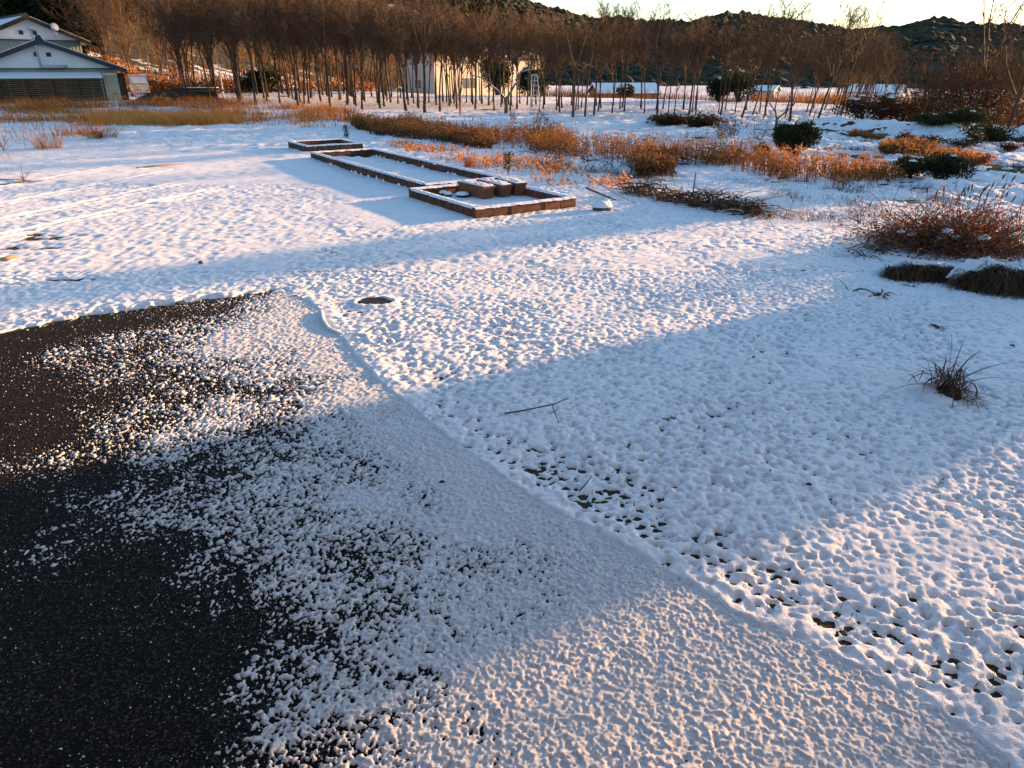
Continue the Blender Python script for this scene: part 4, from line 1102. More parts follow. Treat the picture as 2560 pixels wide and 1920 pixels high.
stalks('weed_stalks', 'small orange weed row on the right below the bank', [(2200, 372), (2300, 378), (2400, 392), (2490, 412), (2400, 418), (2260, 398), (2200, 388)], 900, 27, (.2, .45), M['rust'], lambda x, y: 0.1 + .9 * clump(x, y, 1.4, 127))
stalks('weed_stalks', 'rust strip of weeds under the bank', [(2120, 338), (2210, 346), (2205, 352), (2130, 346)], 260, 29, (.2, .35), M['rust'], None)
stalks('weed_stalks', 'thin scattered weeds on the snow before the grove', [(1450, 345), (1700, 340), (1960, 365), (1900, 395), (1700, 385), (1500, 368)], 420, 31, (.2, .5), M['rust'], None, (.05, .1), 3, .007)
# thin bent weeds right of the long planter
B3 = [(930, 352), (1100, 372), (1300, 395), (1480, 425), (1600, 470), (1500, 478), (1380, 470), (1300, 452), (1150, 415), (1000, 380)]
stalks('weed_stalks', 'tangled tan weeds beside the long planter', B3, 900, 33, (.15, .42), M['straw'], lambda x, y: 0.1 + .9 * clump(x, y, 1.3, 133), (.05, .12), 4, .008)
mb = MB(); rr = random.Random(5); Pp = scatter([(1330, 375), (1500, 400), (1560, 440), (1480, 455), (1360, 430)], 46, 35)
for p in Pp:
    p = Vector(p); d = Vector((rr.gauss(0, .6), rr.gauss(0, .6), 1)).normalized(); pts, _ = branch_poly(rr, p, d, rr.uniform(.6, 1.3), 6, .16, -.14)
    mb.tube(pts, [.010, .009, .008, .007, .006, .004, .003], 4, False)
    for k in range(3):
        q = pts[rr.randint(1, 5)]; e, _ = branch_poly(rr, q, Vector((rr.gauss(0, 1), rr.gauss(0, 1), .4)).normalized(), rr.uniform(.2, .5), 3, .2, -.1); mb.tube(e, [.005, .004, .003, .002], 3, False)
o = mb.build('bramble', M['twig'], None, True); tag(o, 'arching bramble canes tangled between planter and brown weeds', 'bramble', kind='stuff')
# tufts inside: two straw tufts and two dark saplings by the long planter
def tuft(name, label, px, py, n, hr, spread, m_, seed, w=(.006, .014), cat='grass tuft', group=None, z=0.0, droop=1.0, curl=None, bias=None):
    x, y = g(px, py); r = np.random.default_rng(seed)
    a = r.uniform(0, 6.28, n); q = r.random(n) ** .7 * spread
    P = np.stack([x + np.cos(a) * q, y + np.sin(a) * q, np.full(n, landz(x, y) + z)], 1)
    H = r.uniform(*hr, n)
    if bias is not None: a = np.where(r.random(n) < .7, r.normal(bias, .7, n), a)
    me = blades_mesh(name, P - np.array([x, y, 0]), H, r.uniform(*w, n), H * r.uniform(.3, 1.0, n) * droop, a, seed, segs=5, curl=curl)
    o = link(name, me, m_); o.location = (x, y, 0); tag(o, label, cat, group); return o
tuft('grass_tuft', 'upright straw tuft beside the long planter wall', 1172, 418, 130, (.3, .6), .15, M['straw'], 51)
tuft('grass_tuft', 'low straw tuft left of the small far planter', 120, 372, 260, (.3, .8), .5, M['straw'], 52)
tuft('grass_tuft', 'brown bushy tuft at the front of the left grass', 255, 348, 420, (.3, .65), .6, M['rust'], 53)
def leafy_sapling(label, px, py, h, seed):
    x, y = g(px, py); r = np.random.default_rng(seed); rr = random.Random(seed)
    root = empty('leafy_sapling', (x, y, landz(x, y))); tag(root, label, 'sapling')
    mb = MB(); mb.tube([(0, 0, -.05), (.01, 0, h * .5), (0, .01, h)], [.014, .01, .004], 5)
    for k in range(10):
        z = h * (.2 + .07 * k); a = rr.uniform(0, 6.28); l = .14 * (1.2 - z / h * .6); mb.tube([(0, 0, z), (math.cos(a) * l, math.sin(a) * l, z + .1)], [.005, .002], 3)
    mb.build('stem', M['bark'], root)
    C = np.stack([r.normal(0, .05, 240), r.normal(0, .05, 240), r.uniform(.18, 1.02, 240) * h], 1)
    link('leaves', quads_mesh('leaves', C, r.uniform(.05, .1, 240), seed, .5, asp=.4), M['olive'], root)
leafy_sapling('small dark leafy sapling beside the long planter corner', 1270, 440, .62, 1)
leafy_sapling('small dark leafy sapling behind the small far planter', 867, 350, .55, 2)

# evergreen shrubs
def shrub(name, label, px, py, rx, ry, h, n, m_, seed, leaf=(.06, .13), cat='shrub', Y=None, group=None, up=.5, lumps=9, flop=.0):
    if Y is None: x, y = g(px, py)
    else: q = at(px, py, Y); x, y = q.x, q.y
    r = np.random.default_rng(seed); rr = random.Random(seed)
    root = empty(name, (x, y, landz(x, y) - .02)); tag(root, label, cat, group)
    mb = MB()
    cl = []
    for k in range(lumps):
        a = rr.uniform(0, 6.28); q = rr.uniform(.15, .75); c = Vector((math.cos(a) * q * rx, math.sin(a) * q * ry, h * rr.uniform(.35, .72)))
        cl.append(c); mb.tube([(c.x * .1, c.y * .1, -.05), (c.x * .5, c.y * .5, c.z * .55), tuple(c)], [.03 * h, .02 * h, .008 * h], 5)
    mb.build('stem', M['bark'], root)
    idx = r.integers(0, lumps, n); cc = np.array([tuple(c) for c in cl])[idx]
    d = r.normal(size=(n, 3)); d /= np.linalg.norm(d, axis=1)[:, None]
    rad = r.random(n) ** .45
    sz = np.array([rr.uniform(.38, .6) for _ in range(lumps)])[idx]
    C = cc + d * (rad * sz)[:, None] * np.array([rx, ry, h * .62])
    k = C[:, 2] > 0.02; C = C[k]; d = d[k]
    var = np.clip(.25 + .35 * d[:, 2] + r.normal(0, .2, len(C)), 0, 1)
    for q in range(int(3 + rx * 4)):
        c = cl[q % lumps]; sq = rr.uniform(.05, .11) * min(1.6, max(.6, h)); sc = link('snow_clot', blob('snow_clot', sq * 1.5, sq * 1.2, sq * .5, None, seed + q, .35, 12, 6), M['snow'], root); sc.location = (c.x + rr.gauss(0, .1) * rx, c.y + rr.gauss(-.1, .1) * ry, min(h * .98, c.z + h * .27)); sc['kind'] = 'stuff'
    link('foliage', quads_mesh('foliage', C, r.uniform(*leaf, len(C)), seed, up, var=var, asp=.35, D=d * .8), m_, root)
    return root
shrub('evergreen_shrub', 'rounded dark evergreen shrub standing in the snowy field', 1982, 392, .82, .8, 1.15, 9000, M['evergreen'], 61, (.07, .15))
shrub('evergreen_shrub', 'dark low evergreen shrub behind the brown weeds on the right', 2350, 450, .66, .6, .66, 5200, M['evergreen'], 62, (.05, .11))
shrub('evergreen_shrub', 'olive edge shrub against the dark low shrub', 2275, 448, .42, .5, .62, 2600, M['olive'], 63, (.05, .12))
shrub('evergreen_shrub', 'small dark shrub at the foot of the rounded evergreen', 1905, 388, .3, .35, .42, 1500, M['olive'], 64, (.05, .1))
shrub('evergreen_bush', 'round dark bush between the grove trunks by the ladder', 1332, 250, 1.9, 1.6, 3.0, 5000, M['evergreen'], 65, (.2, .4), Y=84)
shrub('evergreen_bush', 'dark bushy evergreen before the second pale house', 1245, 250, 2.0, 1.6, 4.6, 6000, M['evergreen'], 66, (.2, .4), Y=92)
shrub('evergreen_bush', 'dark low bush among trunks left of the pale houses', 655, 235, 2.0, 1.5, 2.2, 3500, M['evergreen'], 67, (.2, .4), Y=78)
shrub('evergreen_bush', 'sunlit olive bush behind the grove right of the long shed', 1845, 258, 1.7, 1.5, 3.0, 4500, M['olive'], 68, (.16, .34), Y=72)
shrub('evergreen_bush', 'dark bush behind the grove beside the sunlit olive bush', 1795, 255, 1.4, 1.3, 2.3, 3500, M['evergreen'], 69, (.16, .34), Y=74)
shrub('evergreen_bush', 'small dark bush at the end of the long shed', 1560, 240, 1.2, 1, 1.5, 2000, M['evergreen'], 70, (.16, .3), Y=88)
for i, (px, py, rx, h, mm, lab) in enumerate([(2330, 335, 1.2, .8, 'olive', 'olive hedge shrub under the right thicket, leftmost'), (2410, 332, 1.4, 1.0, 'olive', 'dark hedge shrub under the right thicket, middle'), (2470, 338, 1.1, 1.0, 'olive', 'olive hedge shrub under the right thicket, beside the leaning trunk')]):
    shrub('hedge_shrub', lab, px, py, rx * .85, .7, h * .75, 3600, M[mm], 71 + i, (.07, .16), lumps=14)
for i, (px, py, rx, h, mm, lab) in enumerate([(2160, 302, 1.6, 1.3, 'brown_leaf', 'brown bramble bush at the right end of the grove'), (2235, 305, 1.2, 1.0, 'red_leaf', 'reddish bush beside the right thicket'), (2200, 300, 1.2, 1.5, 'olive', 'olive bush behind the brown bramble bush')]):
    shrub('bramble_bush', lab, px, py, rx, 1.0, h, 2600, M[mm], 81 + i, (.08, .18))
for i, (px, py, rx, h, mm, lab) in enumerate([(2262, 362, .35, .45, 'brown_leaf', 'small brown weed clump below the bank, leftmost'), (2330, 368, .5, .42, 'brown_leaf', 'brown weed clump below the bank, middle'), (2432, 368, .45, .62, 'olive', 'greenish bushy clump below the bank on the right'), (2400, 372, .5, .4, 'brown_leaf', 'brown weed clump before the greenish clump'), (2500, 360, .5, .35, 'brown_leaf', 'low brown clump at the far right below the bank'), (2530, 378, .4, .3, 'brown_leaf', 'low brown clump nearest the right picture edge')]):
    shrub('weed_clump', lab, px, py, rx, .4, h, 700, M[mm], 91 + i, (.06, .13), cat='weeds')
for i, (px, py, rx, h, lab) in enumerate([(1670, 315, .75, .55, 'snow-edged brown compost heap before the grove'), (1757, 318, .6, .62, 'dark red-brown compost heap beside the first heap')]):
    shrub('compost_heap', lab, px, py, rx * 1.8, .8, h * 1.05, 2600, M['brown_leaf'], 101 + i, (.08, .2), cat='compost heap', up=-.2)
    x, y = g(px - 25, py - 2)
    if i == 0:
        o = link('heap_snow', blob('heap_snow', .9, .5, .42, None, 5, .2), M['snow']); o.location = (x - .35, y, landz(x, y) + .05); tag(o, 'snow lying on the left flank of the compost heap', 'snow', kind='stuff')
def red_shrub(label, px, py, h, n, seed, spread=.5):
    x, y = g(px, py); rr = random.Random(seed); r = np.random.default_rng(seed)
    root = empty('red_shrub', (x, y, landz(x, y))); tag(root, label, 'shrub', 'thin red-leaved shrubs in the field')
    mb = MB(); C = []
    for k in range(n):
        d = Vector((rr.gauss(0, spread), rr.gauss(0, spread), 1)).normalized(); pts, _ = branch_poly(rr, Vector((rr.gauss(0, .08), rr.gauss(0, .08), -.03)), d, h * rr.uniform(.6, 1.1), 4, .1, .02)
        mb.tube(pts, [.010, .008, .006, .005, .003], 4, False)
        for q in range(10): C.append(tuple(pts[rr.randint(1, 4)] + Vector((rr.gauss(0, .07), rr.gauss(0, .07), rr.gauss(0, .07)))))
    mb.build('stem', M['twig_red'], root); link('leaves', quads_mesh('leaves', np.array(C), r.uniform(.05, .12, len(C)), seed, 0), M['red_leaf'], root)
red_shrub('large red-leaved shrub left of the dark evergreen', 1832, 345, 1.1, 22, 1)
red_shrub('red-leaved shrub with spreading twigs beside the large one', 1800, 350, .8, 14, 2)
red_shrub('leaning red twigs between shrub and pruned fruit tree', 1895, 352, 1.0, 12, 3, .7)
red_shrub('small red shrub below the stout pruned tree', 1283, 302, .8, 10, 4)
red_shrub('small red shrub below the orchard ladder', 1345, 308, .9, 12, 5)
red_shrub('thin red shrub right of the ladder', 1368, 310, .9, 8, 6)
red_shrub('faint red twigs right of the fruit tree', 1965, 330, .7, 6, 7, .7)

# ------------------------------------------------------------------ brush pile, big dead clump, tufts and litter near the lawn
M['stick'] = mat('stick', (0.045, 0.032, 0.022), (0.11, 0.08, 0.055), 6.0, .9)
M['stick_pale'] = mat('stick_pale', (0.26, 0.17, 0.09), (0.38, 0.27, 0.15), 4.0, .85)
rr = random.Random(77)
def stick(pts, r, m_, parent, name='branch', n=5):
    k = len(pts); return MB().tube(pts, [r * (1 - .5 * i / (k - 1)) for i in range(k)], n).build(name, m_, parent, True)
x0, y0 = g(1745, 520); root = empty('brush_pile', (x0, y0, landz(x0, y0))); tag(root, 'long low pile of cut branches at the edge of the lawn', 'brush pile')
cent = [Vector((*g(px, py), 0)) - Vector((x0, y0, 0)) for px, py in [(1560, 478), (1620, 490), (1680, 505), (1740, 515), (1800, 525), (1860, 530), (1900, 545)]]
for k in range(120):
    i = rr.randint(0, 5); c = cent[i].lerp(cent[i + 1], rr.random()); c += Vector((rr.gauss(0, .15), rr.gauss(0, .22), rr.uniform(.0, .26)))
    a = rr.gauss(-.55, .55) + (math.pi if rr.random() < .5 else 0); L = rr.uniform(.35, 1.3)
    d = Vector((math.cos(a), math.sin(a), rr.uniform(-.12, .28)))
    pts, _ = branch_poly(rr, c - d * L / 2, d, L, 4, .10, -.02)
    for p in pts: p.z = max(p.z, .02)
    stick(pts, rr.uniform(.005, .017), M['stick'] if rr.random() < .88 else M['stick_pale'], root)
r = np.random.default_rng(8); n = 2600
t = r.random(n) * 6; i = np.minimum(t.astype(int), 5); ca = np.array([tuple(c) for c in cent]); C = ca[i] + (ca[i + 1] - ca[i]) * (t - i)[:, None] + r.normal(0, 1, (n, 3)) * np.array([.12, .26, .0]); C[:, 2] = np.abs(r.normal(0, .12, n))
o = link('dead_leaves', quads_mesh('dead_leaves', C, r.uniform(.04, .11, n), 9, .1, asp=.4), M['brown_leaf'], root); o['kind'] = 'stuff'
mb = MB()
for k in range(170):
    j = rr.randint(0, 5); c = cent[j].lerp(cent[j + 1], rr.random()) + Vector((rr.gauss(0, .15), rr.gauss(0, .22), rr.uniform(.02, .22)))
    a = rr.uniform(0, 6.28); pts, _ = branch_poly(rr, c, Vector((math.cos(a), math.sin(a), rr.uniform(0, .5))), rr.uniform(.25, .6), 3, .2, 0); mb.tube(pts, [.004, .0035, .003, .002], 3, False)
o = mb.build('fine_twigs', M['stick'], root); o['kind'] = 'stuff'
def bez(a, b, c, n=7): return [a * (1 - t) ** 2 + b * 2 * t * (1 - t) + c * t * t for t in [k / (n - 1) for k in range(n)]]
def P3(px, py, z): q = g(px, py, z); return Vector((q[0], q[1], z))
R0 = Vector((x0, y0, landz(x0, y0)))
stick([P3(1735, 505, .02) - R0, P3(1733, 480, .25) - R0 + Vector((0, 0, 0)), P3(1732, 505, .02) - R0 + Vector((0, 0, .62))], .022, M['stick'], root, 'stake')
stick(bez(P3(1790, 530, .08) - R0, P3(1850, 515, .3) - R0, P3(1860, 533, .1) - R0), .016, M['stick_pale'], root)
stick(bez(P3(1860, 545, .05) - R0, P3(1885, 530, .1) - R0, P3(1905, 520, .14) - R0), .02, M['stick_pale'], root)
stick(bez(P3(1900, 520, .02) - R0, P3(1905, 510, .55) - R0, P3(1940, 580, .0) - R0), .010, M['stick_pale'], root)
o = MB().tube(bez(P3(1462, 412 + 20, .45), P3(1520, 480, .3), P3(1590, 508, .05)), [.013, .012, .012, .011, .010, .009, .007], 6).build('fallen_branch', M['stick_pale'], None, True); tag(o, 'long pale branch leaning from the weeds toward the brush pile', 'branch')
o = MB().tube(bez(P3(1466, 470, .12), P3(1500, 485, .1), P3(1540, 500, .03)), [.022, .021, .02, .019, .018, .016, .012], 7).build('fallen_branch', M['stick'], None, True); tag(o, 'thicker dark branch lying above the snow-capped stone', 'branch')

# big dead clump on the right
x0, y0 = g(2370, 625); zc = landz(x0, y0); root = empty('dead_bush', (x0, y0, zc)); tag(root, 'large collapsed red-brown dead bush at the right of the lawn', 'bush')
mb = MB(); C = []; mb2 = MB()
for k in range(900):
    bx = rr.gauss(0.05, .46); by = rr.gauss(.12, .36); a = rr.uniform(0, 6.28)
    d = Vector((math.cos(a) * 1.0 + bx * .6, math.sin(a) * .8 + by * .4, rr.uniform(.35, 1.7))).normalized()
    pts, _ = branch_poly(rr, Vector((bx, by, 0)), d, rr.uniform(.45, 1.25), 7, .12, -.15)
    for p in pts: p.z = max(p.z, .015)
    (mb if k % 3 else mb2).tube(pts, [.0065, .006, .006, .005, .005, .004, .003, .002], 4, False)
    for q in range(4):
        p = pts[rr.randint(3, 7)]; C.append((p.x + rr.gauss(0, .03), p.y + rr.gauss(0, .03), p.z + rr.gauss(0, .03)))
mb.build('canes', mat('cane', (0.11, 0.042, 0.024), (0.24, 0.10, 0.052), 4.0, .8), root, True); mb2.build('old_canes', M['stick'], root, True)
C = np.array(C); link('leaves', quads_mesh('leaves', C, r.uniform(.03, .09, len(C)), 15, .1, asp=.4), M['red_leaf'], root)
n = 5200; C = np.stack([r.normal(0.05, .55, n), r.normal(.12, .36, n), np.abs(r.normal(0, .16, n))], 1)
o = link('leaf_litter', quads_mesh('leaf_litter', C, r.uniform(.03, .08, n), 16, .2, asp=.35), M['brown_leaf'], root); o['kind'] = 'stuff'
for k in range(22):
    p = Vector((rr.gauss(0, .5), rr.gauss(0, .3), rr.uniform(.18, .34))); s = rr.uniform(.03, .07)
    o = link('snow_clot', blob('snow_clot', s * 1.3, s, s * .7, None, k, .25, 10, 6), M['snow'], root); o.location = p; o['kind'] = 'stuff'
# seed-headed stems rising behind it
M['seed'] = mat('seed', (0.06, 0.03, 0.02), (0.12, 0.06, 0.04), 9.0, .9)
for k in range(34):
    a = rr.uniform(-1.1, 1.1); b = Vector((x0 + .2 + rr.gauss(.0, .45), y0 + .25 + rr.uniform(-.1, .35), zc))
    if k % 3 == 0: b += Vector((.75, .1, 0)); lean = Vector((.55, .1, 1))
    else: lean = Vector((rr.gauss(.08, .22), rr.gauss(.05, .15), 1))
    L = rr.uniform(.75, 1.25); d = lean.normalized()
    s = empty('seed_stem', b); tag(s, 'tall dry stem with dark seed head rising from the dead bush' if k % 3 else 'slanting dry stem with seed head at the bush right side', 'stem', 'seed stems of the dead bush' if k % 3 else 'slanting seed stems of the dead bush')
    pts, dd = branch_poly(rr, Vector((0, 0, 0)), d, L, 4, .03, 0); MB().tube(pts, [.005, .005, .004, .004, .003], 4, False).build('stalk', M['twig_red'], s, True)
    if rr.random() < .75:
        p = pts[-1]; MB().tube([p - dd * .02, p + dd * .02, p + dd * .06, p + dd * .10], [.004, .014, .012, .003], 6).build('seed_head', M['seed'], s, True)
# drooping grass mounds with snow on top
def mound(label, px, py, tufts, seed, snows):
    x, y = g(px, py); root = empty('grass_mound', (x, y, landz(x, y))); tag(root, label, 'grass tuft', 'drooping dead grass mounds'); root.scale = (1.12, 1.1, 1.45)
    r = np.random.default_rng(seed); rr = random.Random(seed); ms = []
    for (tx, ty, h, n) in tufts:
        a = r.uniform(0, 6.28, n); q = r.random(n) * .10
        az = np.where(r.random(n) < .45, r.normal(-1.75, 1.0, n), r.uniform(0, 6.28, n))
        L = h * r.uniform(.7, 1.9, n); hh = h * r.uniform(.45, 1.1, n); segs = 7; rows = []; w0 = r.uniform(.003, .0075, n); tw = r.normal(0, 1.0, n)
        bx = tx + np.cos(a) * q; by = ty + np.sin(a) * q
        for k in range(segs + 1):
            t = k / segs; out = L * t ** 1.1; z = np.maximum(hh * (1.9 * t - 1.9 * t * t + .15 * (1 - t)) * (1 - .35 * t) * 2.0 * .9, .004)
            aa = az + tw * t; c = np.stack([bx + np.cos(aa) * out, by + np.sin(aa) * out, z], 1); w = w0 * (1 - .75 * t)
            sd = np.stack([np.sin(aa) * w, -np.cos(aa) * w, 0 * w], 1); rows += [c + sd, c - sd]
        V = np.stack(rows, 1).reshape(-1, 3); m = 2 * (segs + 1); b = np.arange(n) * m
        Fc = np.concatenate([np.stack([b + 2 * k, b + 2 * k + 1, b + 2 * k + 3, b + 2 * k + 2], 1) for k in range(segs)])
        me = mesh_np('blades', V, [Fc]); set_var(me, np.repeat(r.random(n) ** 1.3, m)); ms.append(me)
    o = link('blades', join_np('blades', ms), M['dead_grass'], root)
    for i, (sx, sy, sz, ax, ay, az_) in enumerate(snows):
        s_ = link('snow_cap', blob('snow_cap', ax, ay, az_, None, seed + i, .3, 36, 12, -.3), M['snow'], root); s_.location = (sx, sy, sz); s_['kind'] = 'stuff'
mound('drooping dead grass mound capped by snow below the dead bush', 2335, 700, [(-.48, .05, .13, 380), (-.28, .02, .17, 520), (-.05, .0, .16, 560), (.18, -.05, .15, 520), (.42, -.04, .12, 380)], 3, [(-.18, .19, .07, .36, .14, .08), (.20, .17, .06, .34, .13, .07), (-.02, .36, .01, .7, .2, .08)])
mound('larger drooping dead grass mound at the right picture edge', 2478, 728, [(-.22, .12, .20, 500), (.0, .02, .25, 800), (.22, -.05, .24, 800), (.45, -.1, .2, 600)], 4, [(.02, .24, .13, .40, .18, .12), (.36, .14, .12, .36, .17, .11), (.1, .46, .01, .75, .26, .10)])
# loose twigs around
def twigs(label, px, py, n, seed, L=(.15, .4), name='twig_tuft', h=.6, m_=None, up=1.0, wid=(.004, .008)):
    x, y = g(px, py, .03); root = empty(name, (x, y, .03)); tag(root, label, 'grass tuft')
    rr = random.Random(seed); mb = MB()
    for k in range(n):
        a = rr.uniform(0, 6.28); d = Vector((math.cos(a), math.sin(a), rr.uniform(.4, 1.6) * up)).normalized(); l = rr.uniform(*L)
        pts, _ = branch_poly(rr, Vector((rr.gauss(0, .02), rr.gauss(0, .02), -.02)), d, l, 7, .06, -.26)
        for p in pts[1:]: p.z = max(p.z, -.005)
        w = rr.uniform(*wid); mb.tube(pts, [w, w, w * .95, w * .9, w * .8, w * .6, w * .45, .001], 4, False)
    mb.build('blades', m_ or M['stick'], root, True)
# withered tuft standing on the lawn
x, y = g(2362, 985, .03); root = empty('withered_tuft', (x, y, .02)); tag(root, 'withered brown leaf tuft standing in the lawn snow on the right', 'grass tuft'); root.scale = (1.25, 1.25, 1.3)
rr = random.Random(31); A = MB(); B = MB()
def ribbon(mb, pts, w, ax=None):
    n = len(pts); b = len(mb.v)
    for i, p in enumerate(pts):
        d = (pts[min(i + 1, n - 1)] - pts[max(i - 1, 0)]).normalized(); s = d.cross(Vector((0, 0, 1)))
        s = s.normalized() if s.length > .05 else Vector((1, 0, 0)); ww = w * (1 - (i / (n - 1)) ** 2 * .85)
        up = s.cross(d).normalized() * ww * .35
        mb.v += [tuple(p + s * ww), tuple(p + up), tuple(p - s * ww)]
    for i in range(n - 1):
        k = b + i * 3; mb.f += [(k, k + 1, k + 4, k + 3), (k + 1, k + 2, k + 5, k + 4)]
for k in range(190):
    a = rr.uniform(0, 6.28); d = Vector((math.cos(a) * .8, math.sin(a) * .8, rr.uniform(.2, 2.0))).normalized()
    pts, _ = branch_poly(rr, Vector((rr.gauss(0, .05), rr.gauss(0, .09), rr.uniform(-.02, .14))), d, rr.uniform(.10, .30), 6, .16, -.30)
    for p in pts: p.z = max(p.z, .004)
    ribbon(A if k % 2 else B, pts, rr.uniform(.003, .006))
for (vx, vy, vz, L) in [(-1, -.2, .7, .55), (1, -.1, .8, .62), (1, -.5, .5, .5), (.7, .6, 1.2, .6), (.4, -.9, .3, .45), (1, .2, 1.0, .7), (-.1, .1, 2.5, .38), (.1, .1, 2.5, .42), (.15, .0, 2.2, .40), (-.2, -.9, .25, .3), (-.9, .3, 1.2, .3)]:
    pts, _ = branch_poly(rr, Vector((0, 0, .03)), Vector((vx, vy, vz)).normalized(), L, 8, .03, -.13)
    for p in pts: p.z = max(p.z, .01)
    ribbon(A, pts, .006)
A.build('leaves', mat('withered', (0.11, 0.046, 0.028), (0.22, 0.10, 0.058), 12.0, .8), root, True); B.build('old_leaves', mat('withered_old', (0.06, 0.032, 0.02), (0.13, 0.07, 0.042), 10.0, .85), root, True)
link('root_clump', blob('root_clump', .085, .08, .10, None, 6, .3), mat('root_brown', (.03, .02, .013), (.09, .055, .03), 40.0, .95, .9, 80.0), root).location = (-.03, -.06, -.01)
for dx, dy, s in ((-.14, .02, .10), (-.13, -.14, .09)):
    o = link('snow_clot', blob('snow_clot', s * 1.3, s, s * .55, None, 9, .2, 16, 8), M['snow'], root); o.location = (dx, dy, .01); o['kind'] = 'stuff'
twigs('thin arching grass blades in the snow below the grass mounds', 2205, 738, 26, 1, (.12, .32))
twigs('single hoop of bent grass beside the arching blades', 2130, 728, 4, 2, (.3, .42))
twigs('pair of arched grass blades above the withered tuft', 2345, 818, 6, 3, (.12, .25))
twigs('small bent grass sprig left of the withered tuft', 2145, 890, 6, 4, (.06, .14))
twigs('tiny green sprig in the snow below left of the withered tuft', 2285, 1005, 6, 5, (.05, .12), m_=M['olive'])
twigs('tiny sprig in the middle of the lawn', 1685, 1050, 6, 6, (.08, .18))
twigs('dark dry blades at the foot of the right grass mounds', 2280, 716, 14, 7, (.1, .22))
twigs('fan of dry blades left of the dead bush', 2160, 640, 18, 8, (.3, .7), wid=(.003, .006))
twigs('thin upright weed left of the dead bush', 2150, 560, 7, 9, (.3, .55), up=3)
twigs('low dark twigs under the dead bush left side', 2190, 625, 30, 10, (.2, .5))
# twig lying on the lawn
root = empty('twig', (0, 0, 0)); tag(root, 'forked twig lying on the lawn snow near the driveway', 'twig')
stick([P3(1262, 1034, .05), P3(1320, 1024, .07), P3(1385, 1010, .09), P3(1420, 996, .10)], .008, M['stick'], root)
stick([P3(1380, 1011, .09), P3(1388, 1035, .06), P3(1397, 1058, .045)], .005, M['stick'], root); stick([P3(1386, 1030, .07), P3(1398, 1015, .07)], .003, M['stick'], root)
root = empty('twig', (0, 0, 0)); tag(root, 'thin dark twig leaning out of the bare patch by the driveway edge', 'twig')
stick([P3(1448, 1228, .03), P3(1466, 1208, .06), P3(1480, 1188, .10)], .006, M['stick'], root)
# snow-covered stick along the driveway corner
o = MB().tube([P3(804, 778, .03), P3(808, 800, .032), P3(822, 820, .03), P3(858, 836, .028)], [.018, .020, .018, .012], 8).build('buried_stick', M['snow'], None, True); tag(o, 'curved stick buried under snow at the driveway corner', 'stick')
# sticks in the yard on the left
for i, (a, b, w, lab) in enumerate([((340, 420), (470, 408), .022, 'long stick lying in the snow left of the planters'), ((0, 650), (42, 640), .03, 'short board end in the snow at the left edge'), ((0, 462), (130, 448), .012, 'thin stick in the yard snow, farther of two'), ((0, 448), (80, 452), .012, 'thin stick in the yard snow, crossing the other')]):
    o = MB().tube([P3(*a, .04), P3((a[0] + b[0]) / 2, (a[1] + b[1]) / 2 - 1, .06), P3(*b, .05)], [w, w * .9, w * .6], 6).build('stick', M['stick_pale'] if i in (0, 1) else M['twig_red'], None, True); tag(o, lab, 'stick')
twigs('thin upright red weed in the yard snow', 60, 455, 9, 14, (.3, .6), m_=M['twig_red'], up=4)
twigs('tall leaning dry weed at the left picture edge', 10, 375, 8, 15, (.7, 1.2), m_=M['twig_red'], up=4, wid=(.006, .01))
o = link('stone', blob('stone', .035, .03, .03, None, 2, .2, 12, 6), M['stone']); q = g(502, 658, .03); o.location = (q[0], q[1], .035); tag(o, 'small dark pebble in the yard snow', 'stone')
# fallen leaves
M['fallen'] = mat('fallen', (0.10, 0.035, 0.022), (0.18, 0.07, 0.035), 20.0, .8)
for i, (px, py, s, lab) in enumerate([(2022, 1214, .05, 'dark red fallen leaf on the lawn, the largest'), (1924, 1178, .03, 'small red fallen leaf above the largest one'), (1098, 832, .035, 'dark fallen leaf standing in the snow beyond the driveway edge'), (1885, 894, .055, 'pair of brown leaves half buried on the lawn'), (2530, 866, .06, 'brown bark scrap at the right of the lawn'), (1105, 1208, .05, 'snow-dusted leaf on the driveway')]):
    q = g(px, py, .04); mb = MB(); n = 9
    prof = [(-1, 0), (-.6, .45), (0, .6), (.5, .42), (1, 0), (.5, -.42), (0, -.6), (-.6, -.45)]
    V = [(a * s * .5, b * s * .5, .012 * (abs(b) * 1.4) + .004 * math.sin(a * 3)) for a, b in prof] + [(0, 0, -.002)] + [(a * s * .5, b * s * .5, .012 * (abs(b) * 1.4) + .004 * math.sin(a * 3) - .0015) for a, b in prof] + [(0, 0, -.0035)]
    Fc = [(k, (k + 1) % 8, 8) for k in range(8)] + [((k + 1) % 8 + 9, k + 9, 17) for k in range(8)]
    mb.add(V, Fc); o = mb.build('fallen_leaf', M['fallen'], None); o.location = (q[0], q[1], .046); o.rotation_euler = (.5 if i in (1, 2) else .3, .2, i * 1.3); tag(o, lab, 'leaf')
